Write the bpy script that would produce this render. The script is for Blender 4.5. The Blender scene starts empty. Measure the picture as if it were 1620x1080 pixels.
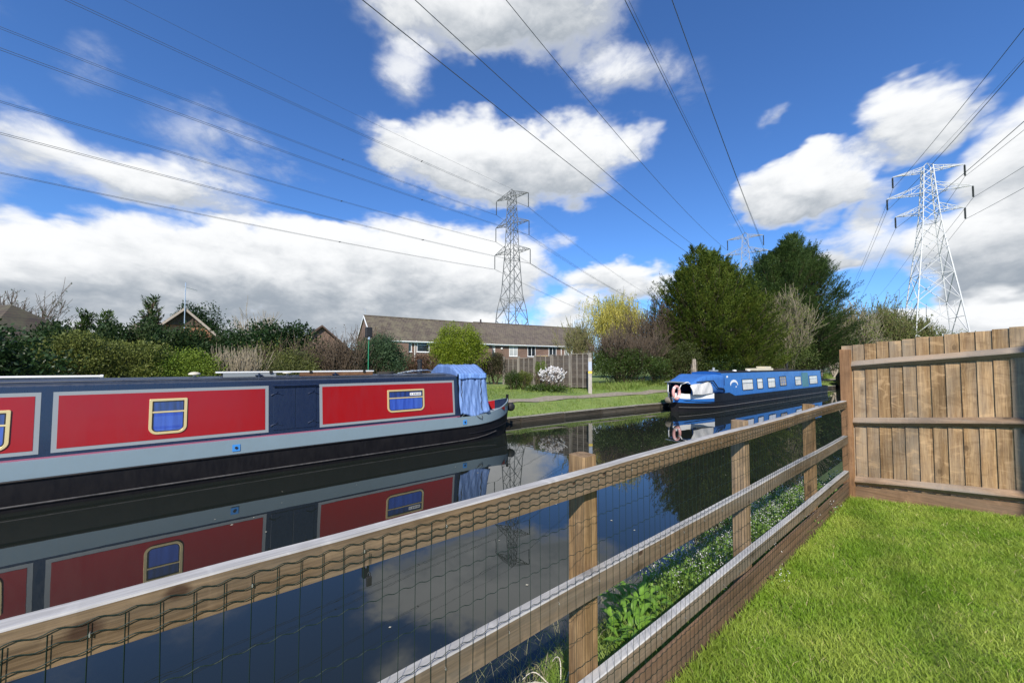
import bpy, bmesh, math, random
import numpy as np
from mathutils import Vector, Matrix
random.seed(7); RNG = np.random.default_rng(11)
SC = bpy.context.scene; COL = SC.collection
EYE = 2.32                      # eye height above the water (z = 0)
CA, SA = 0.63246, 0.77459       # view heading: x runs along the canal, y across it

# ---------------------------------------------------------------- camera
cam = bpy.data.cameras.new('camera'); camo = bpy.data.objects.new('camera', cam)
COL.objects.link(camo); SC.camera = camo
camo.location = (0, 0, EYE)
camo.rotation_euler = Vector((CA, SA, 22/600)).to_track_quat('-Z', 'Y').to_euler()
cam.sensor_width = 36; cam.lens = 36*600/1620; cam.shift_y = 15/1620
cam.clip_start = 0.02; cam.clip_end = 9000

# ---------------------------------------------------------------- sun, sky, exposure
SUN_EL, SUN_ROT = math.radians(39), math.radians(225)
sd = Vector((math.sin(SUN_ROT)*math.cos(SUN_EL), math.cos(SUN_ROT)*math.cos(SUN_EL), math.sin(SUN_EL)))
sl = bpy.data.lights.new('sun', 'SUN'); so = bpy.data.objects.new('sun', sl); COL.objects.link(so)
sl.energy = 5.0; sl.angle = math.radians(0.5); sl.color = (1, 0.94, 0.84)
so.rotation_euler = sd.to_track_quat('Z', 'Y').to_euler(); so.location = (-10, -10, 30)
SC.view_settings.view_transform = 'Standard'; SC.view_settings.look = 'None'
SC.view_settings.exposure = 0.35; SC.view_settings.gamma = 1.0
SKY_STR = 0.083

def pix_dir(px, py):
    p = math.atan(22/600); a = (px-810)/600; b = (555-py)/600
    X, F, Z = a, math.cos(p)-b*math.sin(p), math.sin(p)+b*math.cos(p)
    v = Vector((SA*X+CA*F, -CA*X+SA*F, Z)); return v.normalized()
def azel(px, py):
    v = pix_dir(px, py); return math.atan2(v.y, v.x), math.asin(v.z)

def build_world():
    w = bpy.data.worlds.new("World"); SC.world = w; w.use_nodes = True
    nt = w.node_tree; N = nt.nodes; L = nt.links
    bg = N['Background']; bg.inputs[1].default_value = 1.0
    sky = N.new('ShaderNodeTexSky'); sky.sky_type = 'NISHITA'; sky.sun_disc = False
    sky.sun_elevation = SUN_EL; sky.sun_rotation = SUN_ROT
    sky.air_density = 1.0; sky.dust_density = 0.1; sky.ozone_density = 2.2
    def m(op, a, b=None, c=None, clamp=False):
        n = N.new('ShaderNodeMath'); n.operation = op; n.use_clamp = clamp
        for i, v in enumerate((a, b, c)):
            if v is None: continue
            if isinstance(v, (int, float)): n.inputs[i].default_value = v
            else: L.new(v, n.inputs[i])
        return n.outputs[0]
    def vm(op, a, b=None):
        n = N.new('ShaderNodeVectorMath'); n.operation = op
        for i, v in enumerate((a, b)):
            if v is None: continue
            if isinstance(v, tuple): n.inputs[i].default_value = v
            else: L.new(v, n.inputs[i])
        return n
    def mr(v, a, b, c=0.0, d=1.0, smooth=True):
        n = N.new('ShaderNodeMapRange'); n.clamp = True
        if smooth: n.interpolation_type = 'SMOOTHSTEP'
        L.new(v, n.inputs[0])
        for i, q in enumerate((a, b, c, d)): n.inputs[i+1].default_value = q
        return n.outputs[0]
    tc = N.new('ShaderNodeTexCoord'); d = tc.outputs['Generated']
    sp = N.new('ShaderNodeSeparateXYZ'); L.new(d, sp.inputs[0])
    az = m('ARCTAN2', sp.outputs[1], sp.outputs[0]); el = m('ARCSINE', sp.outputs[2])
    # domain noise in direction space
    mp = N.new('ShaderNodeMapping'); L.new(d, mp.inputs[0]); mp.inputs['Scale'].default_value = (1, 1, 1.9)
    def noise(scale, detail, rough=0.55, off=0.0, dist=0.0):
        n = N.new('ShaderNodeTexNoise'); n.noise_dimensions = '4D'; n.inputs['W'].default_value = off
        L.new(mp.outputs[0], n.inputs['Vector']); n.inputs['Scale'].default_value = scale
        n.inputs['Detail'].default_value = detail; n.inputs['Roughness'].default_value = rough
        n.inputs['Distortion'].default_value = dist
        return n
    big = noise(4.2, 8, 0.6, 1.3, 0.25).outputs[0]
    fine = noise(13, 6, 0.62, 4.1, 0.4).outputs[0]
    wcol = noise(5.5, 4, 0.6, 9.0).outputs['Color']
    warp = vm('SCALE', vm('SUBTRACT', wcol, (0.5, 0.5, 0.5)).outputs[0]); warp.inputs['Scale'].default_value = 0.16
    ae = N.new('ShaderNodeCombineXYZ'); L.new(az, ae.inputs[0]); L.new(el, ae.inputs[1])
    q = vm('ADD', ae.outputs[0], warp.outputs[0])
    q2 = vm('MULTIPLY', q.outputs[0], (1, 1, 0)).outputs[0]
    blobs = CLOUDS
    Wt = V = Gs = None
    for (x0, x1, y0, y1, w_, grey) in blobs:
        xc, yc = (x0+x1)/2, (y0+y1)/2
        a0 = azel(x0, yc)[0]; a1 = azel(x1, yc)[0]; e0 = azel(xc, y1)[1]; e1 = azel(xc, y0)[1]
        ca, ce = (a0+a1)/2, (e0+e1)/2
        ra, re = abs(a1-a0)/2*1.22, abs(e1-e0)/2*1.22
        s1 = vm('SUBTRACT', q2, (ca, ce, 0)); s2 = vm('MULTIPLY', s1.outputs[0], (1/ra, 1/re, 0))
        dt = vm('DOT_PRODUCT', s2.outputs[0], s2.outputs[0]).outputs['Value']
        f = m('MULTIPLY', m('SUBTRACT', 1.0, dt, clamp=True), w_)
        sy = N.new('ShaderNodeSeparateXYZ'); L.new(s2.outputs[0], sy.inputs[0])
        v = m('MULTIPLY', f, sy.outputs[1]); g = m('MULTIPLY', f, grey)
        Wt = f if Wt is None else m('ADD', Wt, f)
        V = v if V is None else m('ADD', V, v)
        Gs = g if Gs is None else m('ADD', Gs, g)
    Wc = m('MAXIMUM', Wt, 0.001)
    vbar = m('DIVIDE', V, Wc); gbar = m('DIVIDE', Gs, Wc)
    nz = m('ADD', m('MULTIPLY', m('SUBTRACT', big, 0.5), 1.5), m('MULTIPLY', m('SUBTRACT', fine, 0.5), 1.15))
    mask = mr(Wt, 0.0, 0.10)
    dens = m('ADD', m('MINIMUM', m('MULTIPLY', Wt, 1.25), 1.1), m('MULTIPLY', nz, mask))
    alpha = m('MULTIPLY', mr(dens, 0.02, 0.80), mr(Wt, 0.0, 0.32))
    alpha = m('MULTIPLY', alpha, mr(Wt, 0.05, 0.5, 0.55, 1.0))
    # lit tops, grey undersides
    light = m('ADD', m('ADD', vbar, m('MULTIPLY', m('SUBTRACT', big, 0.5), 2.3)), m('MULTIPLY', m('SUBTRACT', fine, 0.5), 1.25))
    light = m('SUBTRACT', light, gbar)
    lt = mr(light, -0.85, 0.60)
    edge = mr(dens, 0.95, 0.35)     # thin rims stay bright
    lt = m('MAXIMUM', lt, m('MULTIPLY', edge, 0.62))
    cm = N.new('ShaderNodeMix'); cm.data_type = 'RGBA'; L.new(lt, cm.inputs[0])
    cm.inputs[6].default_value = (0.285, 0.325, 0.375, 1); cm.inputs[7].default_value = (0.78, 0.79, 0.80, 1)
    skys = vm('MULTIPLY', sky.outputs[0], tuple(SKY_STR*c for c in SKY_TINT)).outputs[0]
    # lay clouds over the sky
    mx = N.new('ShaderNodeMix'); mx.data_type = 'RGBA'; L.new(alpha, mx.inputs[0]); L.new(skys, mx.inputs[6]); L.new(cm.outputs[2], mx.inputs[7])
    L.new(mx.outputs[2], bg.inputs[0])
    w.cycles.sampling_method = 'MANUAL'; w.cycles.sample_map_resolution = 512
SKY_TINT = (0.68, 1.10, 1.68)
# each cloud: extent in the sky seen from here (left, right, top, bottom), thickness, greyness
CLOUDS = [
 (610, 860, 178, 322, 0.95, -0.2), (760, 992, 184, 330, 1.0, -0.1), (560, 650, 170, 260, 0.36, -0.2), (985, 1040, 195, 260, 0.36, -0.3),
 (540, 800, -110, 90, 0.62, -0.1), (700, 1000, -130, 105, 0.72, 0.25), (890, 1070, 60, 165, 0.40, -0.1), (590, 690, 70, 160, 0.34, -0.2),
 (1030, 1140, 80, 190, 0.22, 0.0), (1185, 1245, 158, 196, 0.33, -0.1),
 (1168, 1385, 238, 350, 1.2, -0.3), (1350, 1545, 128, 240, 0.8, -0.3), (1500, 1760, 150, 330, 0.8, -0.05), (1430, 1900, 290, 455, 1.0, 0.35),
 (1230, 1480, 335, 425, 0.42, 0.1), (1350, 1440, 260, 350, 0.5, 0.0),
 (0, 300, 218, 320, 0.44, 0.0), (170, 430, 255, 350, 0.40, 0.0), (200, 500, 180, 290, 0.29, 0.0), (60, 200, 50, 140, 0.20, 0.0), (-80, 110, 150, 250, 0.25, 0.0),
 (-260, 190, 332, 500, 1.1, -0.2), (60, 460, 350, 520, 1.0, 0.05), (300, 600, 348, 490, 1.0, -0.25), (480, 780, 352, 520, 1.0, -0.05), (690, 870, 350, 490, 0.85, -0.1), (-100, 760, 420, 525, 0.8, 0.55),
 (-260, 500, 480, 575, 0.7, 0.0), (400, 1000, 495, 575, 0.7, 0.0), (885, 1070, 405, 470, 0.85, -0.25), (850, 950, 460, 510, 0.6, -0.2), (860, 910, 360, 390, 0.33, -0.2),
 (1370, 1640, 464, 540, 0.95, -0.1), (1560, 1900, 440, 560, 0.9, -0.1), (1480, 1760, 400, 470, 0.6, 0.5), (1270, 1350, 385, 425, 0.42, -0.1), (1000, 1400, 525, 575, 0.6, 0.0),
 (-500, 40, 100, 330, 0.4, 0.1), (-500, 1, -300, 60, 0.35, 0.1),
]
build_world()
# clouds behind the viewer are left to the plain sky

# ---------------------------------------------------------------- placing helpers
def W(px, F, z):
    """point seen at picture column px, F metres ahead, at height z"""
    X = (px-810)/600*F
    return Vector((SA*X+CA*F, -CA*X+SA*F, z))
def zrow(py, F): return EYE-(py-577)/600*F
def tpx(px, d):
    """along-canal station of column px on the line y = d"""
    r = (px-810)/600
    return (SA*d*r+CA*d)/(SA-CA*r)

# ---------------------------------------------------------------- mesh helpers
class MB:
    def __init__(s): s.v = []; s.f = []; s.m = []
    def add(s, vs, fs, mi=0):
        b = len(s.v); s.v.extend([tuple(v) for v in vs])
        for f in fs: s.f.append(tuple(i+b for i in f)); s.m.append(mi)
        return s
    def box(s, lo, hi, mi=0, M=None, taper=None):
        x0, y0, z0 = lo; x1, y1, z1 = hi
        vs = [Vector(p) for p in ((x0,y0,z0),(x1,y0,z0),(x1,y1,z0),(x0,y1,z0),(x0,y0,z1),(x1,y0,z1),(x1,y1,z1),(x0,y1,z1))]
        if M: vs = [M @ v for v in vs]
        return s.add(vs, [(3,2,1,0),(4,5,6,7),(0,1,5,4),(1,2,6,5),(2,3,7,6),(3,0,4,7)], mi)
    def beam(s, a, b, w, h=None, mi=0, up=(0,0,1)):
        a, b = Vector(a), Vector(b); h = h or w
        d = (b-a); 
        if d.length < 1e-6: return s
        d.normalize(); u = Vector(up)
        if abs(d.dot(u)) > 0.98: u = Vector((1,0,0))
        x = d.cross(u).normalized(); y = x.cross(d)
        vs = [p+x*(i*w/2)+y*(j*h/2) for p in (a, b) for i, j in ((-1,-1),(1,-1),(1,1),(-1,1))]
        return s.add(vs, [(3,2,1,0),(4,5,6,7),(0,1,5,4),(1,2,6,5),(2,3,7,6),(3,0,4,7)], mi)
    def tube(s, pts, r, n=8, mi=0, caps=True, closed=False):
        pts = [Vector(p) for p in pts]; k = len(pts); rr = r if isinstance(r, (list, tuple)) else [r]*k
        vs = []; prev = None
        for i, p in enumerate(pts):
            if closed: d = pts[(i+1) % k]-pts[i-1]
            else: d = pts[min(i+1, k-1)]-pts[max(i-1, 0)]
            d.normalize()
            if prev is None:
                u = Vector((0,0,1)) if abs(d.z) < 0.9 else Vector((1,0,0))
                x = d.cross(u).normalized()
            else:
                x = (prev-d*prev.dot(d)).normalized()
            prev = x; y = d.cross(x)
            for j in range(n):
                a = 2*math.pi*j/n; vs.append(p+(x*math.cos(a)+y*math.sin(a))*rr[i])
        fs = []
        for i in range(k if closed else k-1):
            i2 = (i+1) % k
            for j in range(n):
                fs.append((i*n+j, i*n+(j+1) % n, i2*n+(j+1) % n, i2*n+j))
        if caps and not closed:
            fs.append(tuple(range(n-1, -1, -1))); fs.append(tuple((k-1)*n+j for j in range(n)))
        return s.add(vs, fs, mi)
    def prism(s, prof, a, b, axis='y', mi=0):
        """2D profile [(u,v)] extruded from a to b along an axis"""
        n = len(prof)
        def P(u, v, w): return {'x': (w,u,v), 'y': (u,w,v), 'z': (u,v,w)}[axis]
        vs = [P(u,v,a) for u, v in prof]+[P(u,v,b) for u, v in prof]
        fs = [tuple(range(n)), tuple(range(2*n-1, n-1, -1))]+[(i, i+n, (i+1) % n+n, (i+1) % n) for i in range(n)]
        return s.add(vs, fs, mi)
    def build(s, name, mat, parent=None, bevel=0, smooth=False, loc=None):
        me = bpy.data.meshes.new(name); me.from_pydata(s.v, [], s.f)
        mats = mat if isinstance(mat, (list, tuple)) else [mat]
        for q in mats: me.materials.append(q)
        if len(mats) > 1: me.polygons.foreach_set('material_index', s.m)
        bm = bmesh.new(); bm.from_mesh(me); bmesh.ops.recalc_face_normals(bm, faces=bm.faces); bm.to_mesh(me); bm.free()
        if smooth: me.polygons.foreach_set('use_smooth', [True]*len(me.polygons))
        o = bpy.data.objects.new(name, me); COL.objects.link(o)
        if parent: o.parent = parent
        if loc: o.location = loc
        if bevel:
            b = o.modifiers.new('bevel', 'BEVEL'); b.width = bevel; b.segments = 2; b.limit_method = 'ANGLE'; b.angle_limit = math.radians(40)
        if smooth == 'auto': me.set_sharp_from_angle(angle=math.radians(35))
        return o
def fast_mesh(name, V, quads=None, tris=None, mat=None, parent=None, loc=None, attr=None):
    """large meshes straight from numpy arrays"""
    me = bpy.data.meshes.new(name); me.vertices.add(len(V)); me.vertices.foreach_set('co', V.astype(np.float32).ravel())
    loops = []; starts = []; tot = 0
    for F, k in ((quads, 4), (tris, 3)):
        if F is not None and len(F):
            loops.append(F.ravel()); starts.append(tot+np.arange(len(F))*k); tot += len(F)*k
    lp = np.concatenate(loops).astype(np.int32); st = np.concatenate(starts).astype(np.int32)
    me.loops.add(len(lp)); me.loops.foreach_set('vertex_index', lp)
    me.polygons.add(len(st)); me.polygons.foreach_set('loop_start', st)
    me.update(calc_edges=True)
    if mat: me.materials.append(mat)
    o = bpy.data.objects.new(name, me); COL.objects.link(o)
    if parent: o.parent = parent
    if loc is not None: o.location = loc
    return o
def tag(o, label=None, cat=None, group=None, kind=None):
    if label: o['label'] = label
    if cat: o['category'] = cat
    if group: o['group'] = group
    if kind: o['kind'] = kind
    return o
def thing(name, loc=(0,0,0), rz=0, label=None, cat=None, group=None):
    o = bpy.data.objects.new(name, None); COL.objects.link(o); o.location = loc; o.rotation_euler = (0,0,rz)
    o.empty_display_size = 0.3
    return tag(o, label, cat, group)
def structure(o): o['kind'] = 'structure'; return o

# ---------------------------------------------------------------- materials
class Mat:
    def __init__(s, name):
        s.m = bpy.data.materials.new(name); s.m.use_nodes = True; s.nt = s.m.node_tree
        s.N = s.nt.nodes; s.L = s.nt.links; s.b = s.N['Principled BSDF']
        s.geo = s.N.new('ShaderNodeNewGeometry'); s.tc = s.N.new('ShaderNodeTexCoord')
    def set(s, **k):
        for a, v in k.items():
            i = s.b.inputs[a.replace('_', ' ')]
            if isinstance(v, bpy.types.NodeSocket): s.L.new(v, i)
            else: i.default_value = (*v, 1) if isinstance(v, tuple) and len(v) == 3 else v
        return s
    def link(s, v, i):
        if isinstance(v, bpy.types.NodeSocket): s.L.new(v, i)
        elif v is not None: i.default_value = (*v, 1) if isinstance(v, tuple) and len(v) == 3 and i.type == 'RGBA' else v
    def map(s, v, scale=(1,1,1), rot=(0,0,0), loc=(0,0,0)):
        n = s.N.new('ShaderNodeMapping'); s.L.new(v, n.inputs[0]); n.inputs['Scale'].default_value = scale
        n.inputs['Rotation'].default_value = rot; n.inputs['Location'].default_value = loc; return n.outputs[0]
    def noise(s, v, scale=5, detail=4, rough=.5, dist=0, col=False):
        n = s.N.new('ShaderNodeTexNoise'); s.L.new(v, n.inputs['Vector']); n.inputs['Scale'].default_value = scale
        n.inputs['Detail'].default_value = detail; n.inputs['Roughness'].default_value = rough; n.inputs['Distortion'].default_value = dist
        return n.outputs['Color' if col else 'Fac']
    def math(s, op, a, b=None, c=None, clamp=False):
        n = s.N.new('ShaderNodeMath'); n.operation = op; n.use_clamp = clamp
        for i, v in enumerate((a, b, c)): 
            if v is not None: s.link(v, n.inputs[i])
        return n.outputs[0]
    def vmath(s, op, a, b=None):
        n = s.N.new('ShaderNodeVectorMath'); n.operation = op
        for i, v in enumerate((a, b)):
            if v is not None: s.link(v, n.inputs[i])
        return n.outputs[0]
    def ramp(s, v, a, b, c=0., d=1., smooth=False):
        n = s.N.new('ShaderNodeMapRange'); s.link(v, n.inputs[0]); n.clamp = True
        if smooth: n.interpolation_type = 'SMOOTHSTEP'
        for i, q in enumerate((a, b, c, d)): n.inputs[i+1].default_value = q
        return n.outputs[0]
    def mix(s, f, a, b, mode='MIX'):
        n = s.N.new('ShaderNodeMix'); n.data_type = 'RGBA'; n.blend_type = mode
        s.link(f, n.inputs[0]); s.link(a, n.inputs[6]); s.link(b, n.inputs[7]); return n.outputs[2]
    def bump(s, h, strength=.3, dist=.01):
        n = s.N.new('ShaderNodeBump'); s.L.new(h, n.inputs['Height']); n.inputs['Strength'].default_value = strength
        n.inputs['Distance'].default_value = dist; s.L.new(n.outputs[0], s.b.inputs['Normal']); return s
    def rnd(s): return s.geo.outputs['Random Per Island']
    def objrnd(s):
        n = s.N.new('ShaderNodeObjectInfo'); return n.outputs['Random']
def paint(name, col, rough=.35, dirt=.12, spec=.5, dirtcol=None, coat=0.0, scale=3.0, metallic=0.0, bump=.03):
    m = Mat(name); p = m.geo.outputs['Position']
    n = m.noise(p, scale, 6, .6); n2 = m.noise(m.map(p, (1, 1, .25)), scale*7, 4, .6)
    f = m.math('MULTIPLY', m.ramp(m.math('ADD', m.math('MULTIPLY', n, .6), m.math('MULTIPLY', n2, .4)), .35, .75), dirt)
    dc = dirtcol or tuple(c*.45+.02 for c in col)
    m.set(Base_Color=m.mix(f, col, dc), Roughness=m.ramp(n2, .3, .7, rough*.8, min(1, rough*1.3)), Metallic=metallic)
    m.b.inputs['Specular IOR Level'].default_value = spec
    if coat: m.b.inputs['Coat Weight'].default_value = coat; m.b.inputs['Coat Roughness'].default_value = .08
    m.bump(n2, bump, .01)
    return m.m
def wood(name, c1, c2, grain='z', grey=None, greyamt=.5, knots=1.0, rough=.75, sc=1.0, ks=(2.9, 6), fig=.5, spots=()):
    """sawn timber: grain along one axis, knots, weathering; each board (mesh island) differs"""
    m = Mat(name); p = m.geo.outputs['Position']
    off = m.N.new('ShaderNodeCombineXYZ'); r = m.rnd(); ro = m.objrnd(); rr = m.math('ADD', r, ro)
    for i, k in enumerate((37.1, 19.7, 53.3)): m.L.new(m.math('MULTIPLY', rr, k), off.inputs[i])
    q = m.vmath('ADD', p, off.outputs[0])
    al = {'x': (1,0,0), 'y': (0,1,0), 'z': (0,0,1)}[grain]
    st = tuple((1.6 if a else 34)*sc for a in al)
    # knots pull the grain round them
    kv = m.map(q, tuple((ks[0] if a else ks[1])*sc for a in al))
    vo = m.N.new('ShaderNodeTexVoronoi'); m.L.new(kv, vo.inputs['Vector']); vo.inputs['Scale'].default_value = 1.0
    kd = vo.outputs['Distance']
    near = m.ramp(kd, .05, .42, 1, 0, True)
    warp = m.math('MULTIPLY', near, .35*knots)
    qq = m.vmath('ADD', m.map(q, st), m.N.new('ShaderNodeCombineXYZ').outputs[0])
    cw = m.N.new('ShaderNodeCombineXYZ'); [m.L.new(warp, cw.inputs[i]) for i in range(3)]
    qq = m.vmath('ADD', m.map(q, st), cw.outputs[0]) if True else qq
    g1 = m.noise(qq, 1.0, 5, .6, .6); g2 = m.noise(qq, 4.0, 4, .7, .3)
    g = m.math('ADD', m.math('MULTIPLY', g1, .6), m.math('MULTIPLY', g2, .4))
    g3 = m.noise(m.map(q, tuple((5 if a else 260)*sc for a in al)), 1.0, 3, .6, .4)
    col = m.mix(m.ramp(g, .40, .60), c2, c1)
    col = m.mix(m.math('MULTIPLY', m.ramp(g3, .52, .30), .55), col, tuple(c*.7 for c in c2))
    col = m.mix(m.math('MULTIPLY', m.ramp(rr, 0, 2, 0, 1), .0), col, c2)
    tone = m.ramp(m.math('FRACT', m.math('MULTIPLY', rr, 7.31)), 0, 1, .74, 1.28)
    col = m.mix(1.0, col, m.N.new('ShaderNodeCombineColor').outputs[0], 'MIX') if False else col
    tcn = m.N.new('ShaderNodeCombineColor'); [m.L.new(tone, tcn.inputs[i]) for i in range(3)]
    col = m.mix(1.0, col, tcn.outputs[0], 'MULTIPLY')
    if grey:
        pn = m.noise(m.map(q, tuple((.8 if a else 5) for a in al)), 1.0, 4, .6)
        col = m.mix(m.math('MULTIPLY', m.ramp(m.math('ADD', pn, m.math('MULTIPLY', m.math('SUBTRACT', m.math('FRACT', m.math('MULTIPLY', rr, 3.7)), .5), .35)), .35, .7), greyamt), col, grey)
    core = m.ramp(kd, .07, .15, 1, 0, True); ring = m.math('MULTIPLY', m.ramp(kd, .12, .32, 1, 0, True), .40)
    fg = m.noise(m.vmath('ADD', m.map(q, tuple((11 if a else 5) for a in al)), cw.outputs[0]), 1.0, 3, .55, 1.2)
    col = m.mix(m.math('MULTIPLY', m.ramp(fg, .56, .72), .42*fig), col, tuple(min(1, c*1.45+.04) for c in c1))
    col = m.mix(m.math('MULTIPLY', m.ramp(fg, .44, .30), .35*fig), col, tuple(c*.6 for c in c2))
    kn = m.math('MULTIPLY', m.math('MAXIMUM', core, ring), .85*knots)
    col = m.mix(kn, col, tuple(c*.28 for c in c2))
    for (sx, sy, sz, sr) in spots:      # single large knots at set places on the boards
        dv = m.vmath('SUBTRACT', p, (sx, sy, sz)); dn = m.vmath('ADD', m.map(dv, tuple((1/(sr*1.5) if a else 1/sr) for a in al)), m.map(m.noise(p, 30, 3, .6, col=True), (.7,)*3, loc=(-.35,)*3))
        ln = m.N.new('ShaderNodeVectorMath'); ln.operation = 'LENGTH'; m.L.new(dn, ln.inputs[0])
        col = m.mix(m.math('MULTIPLY', m.ramp(ln.outputs['Value'], .55, 1.5, 1, 0, True), .85), col, (.035, .014, .007))
    m.set(Base_Color=col, Roughness=rough); m.b.inputs['Specular IOR Level'].default_value = .3
    m.bump(m.math('SUBTRACT', g, m.math('MULTIPLY', core, .3)), .55, .004)
    return m.m
def foliage(name, c1, c2, c3=None, transl=.3, rough=.55, patch=2.0, brown=None):
    m = Mat(name); p = m.geo.outputs['Position']
    n = m.noise(p, patch, 3, .6)
    col = m.mix(m.rnd(), c1, c2)
    col = m.mix(m.ramp(n, .38, .66), col, c3 or c2)
    m.set(Base_Color=col, Roughness=rough); m.b.inputs['Specular IOR Level'].default_value = .25
    tr = m.N.new('ShaderNodeBsdfTranslucent'); m.L.new(col, tr.inputs[0])
    ms = m.N.new('ShaderNodeMixShader'); ms.inputs[0].default_value = transl
    m.L.new(m.b.outputs[0], ms.inputs[1]); m.L.new(tr.outputs[0], ms.inputs[2]); m.L.new(ms.outputs[0], m.N['Material Output'].inputs[0])
    return m.m
# ================================================================ ground, water, paths
E_PTS = [(-3000, 11.8), (8, 11.8), (13, 11.65), (20, 10.95), (28, 10.45), (39, 10.1), (60, 8.2), (100, 2.0), (200, -25), (3000, -1500)]
def edge_d(t):
    for (a, x), (b, y) in zip(E_PTS, E_PTS[1:]):
        if t <= b: return x+(y-x)*(t-a)/(b-a)
    return E_PTS[-1][1]
def near_shift(t): return edge_d(max(t, 13))-edge_d(13) if t > 13 else 0
LAWN0 = 0.64; SLOPE = 0.107
def lawn_z(d): return LAWN0+SLOPE*(1.06-max(d, -6.0))
def bank_z(o):      # height of far bank, o metres behind the water's edge
    ks = [(0, .22), (.35, .33), (1.0, .55), (2.2, .92), (4, 1.0), (9, 1.02), (3000, 1.02)]
    for (a, x), (b, y) in zip(ks, ks[1:]):
        if o <= b: return x+(y-x)*(o-a)/(b-a)
    return 1.02
def make_ground():
    ts = [-3000, -600, -150, -60, -30, -20, -12]+[x*1.0 for x in range(-8, 60)]+[62, 66, 70, 80, 90, 100, 130, 170, 200, 300, 600, 1500, 3000]
    near = [(-3000, 1.39), (-600, 1.39), (-60, 1.39), (-20, 1.39), (-6, lawn_z(-6)), (-3, lawn_z(-3)), (-1, lawn_z(-1)), (1.06, LAWN0), (1.14, .60), (1.45, .47), (1.7, .30), (1.95, .12), (2.15, -.02), (2.45, -.3), (3.5, -1.0)]
    far = [(-.06, -1.0), (0.0, .2), (.3, None), (.6, None), (1.0, None), (1.5, None), (2.2, None), (3, None), (4, None), (6, None), (9, None), (15, None), (30, None), (80, None), (300, None), (1200, None), (3000, None)]
    V = []; nc = len(near)+len(far)
    for t in ts:
        for d, z in near: V.append((t, d+(near_shift(t) if d > -100 else 0), z))
        e = edge_d(t)
        for o, z in far:
            zz = bank_z(o) if z is None else z
            if o > .2 and abs(t) < 90: zz += .03*math.sin(t*1.7+o*2.1)+.02*math.sin(t*3.9-o*3)
            V.append((t, e+o, zz))
    F = [(i*nc+j, (i+1)*nc+j, (i+1)*nc+j+1, i*nc+j+1) for i in range(len(ts)-1) for j in range(nc-1)]
    mb = MB(); mb.add(V, F)
    m = Mat('meadow_ground'); p = m.geo.outputs['Position']
    n = m.noise(p, .9, 6, .6); n2 = m.noise(p, 9, 5, .65)
    c = m.mix(m.ramp(n, .35, .65), (.10, .165, .030), (.165, .22, .05))
    c = m.mix(m.math('MULTIPLY', m.ramp(n2, .5, .75), .5), c, (.10, .085, .045))
    m.set(Base_Color=c, Roughness=.95); m.bump(n2, .6, .04)
    return structure(mb.build('ground', m.m, smooth=True))
make_ground()
def make_water():
    m = Mat('canal_water'); p = m.geo.outputs['Position']
    n = m.noise(m.map(p, (1, 1, 1)), .9, 2, .5); n2 = m.noise(p, 6, 2, .5)
    m.set(Base_Color=(.012, .015, .012), Roughness=.0, IOR=1.62)
    m.b.inputs['Specular IOR Level'].default_value = .5
    m.bump(m.math('ADD', m.math('MULTIPLY', n, 1.0), m.math('MULTIPLY', n2, .08)), .012, .10)
    mb = MB(); mb.add([(-400, -40, 0), (400, -40, 0), (400, 13, 0), (-400, 13, 0)], [(0, 1, 2, 3)])
    return structure(mb.build('canal_water', m.m))
make_water()
def make_lawn_base():
    m = Mat('lawn_soil'); p = m.geo.outputs['Position']; n = m.noise(p, 14, 5, .6)
    m.set(Base_Color=m.mix(n, (.13, .20, .025), (.22, .26, .05)), Roughness=.95); m.bump(n, .5, .02)
    mb = MB(); V = []; ds = [-5.9, -4, -3, -2, -1, 0, 1.055]
    for t in (-6, -2, 2, 6.38):
        for d in ds: V.append((t, d, lawn_z(d)+.006))
    k = len(ds)
    mb.add(V, [(i*k+j, (i+1)*k+j, (i+1)*k+j+1, i*k+j+1) for i in range(3) for j in range(k-1)])
    structure(mb.build('lawn', m.m))
make_lawn_base()
def strip(name, t0, t1, o0, o1, mat, lift, step=1.0, wob=.08):
    mb = MB(); V = []; n = int((t1-t0)/step)+1; k = 5
    for i in range(n):
        t = t0+i*step; e = edge_d(t)
        for j in range(k):
            o = o0+(o1-o0)*j/(k-1)+(wob*math.sin(t*1.3+j) if j in (0, k-1) else 0)
            z = bank_z(o)+.03*math.sin(t*1.7+o*2.1)+.02*math.sin(t*3.9-o*3)
            V.append((t, e+o, z+lift))
    mb.add(V, [(i*k+j, (i+1)*k+j, (i+1)*k+j+1, i*k+j+1) for i in range(n-1) for j in range(k-1)])
    return structure(mb.build(name, mat, smooth=True))
pm = Mat('towpath_grit'); pp = pm.geo.outputs['Position']
pn = pm.noise(pp, 6, 6, .65); pm.set(Base_Color=pm.mix(pm.ramp(pn, .3, .7), (.17, .145, .11), (.26, .225, .175)), Roughness=.95); pm.bump(pn, .4, .02)
strip('towpath', -14, 60, 1.20, 1.62, pm.m, .035, wob=.03)
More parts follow.
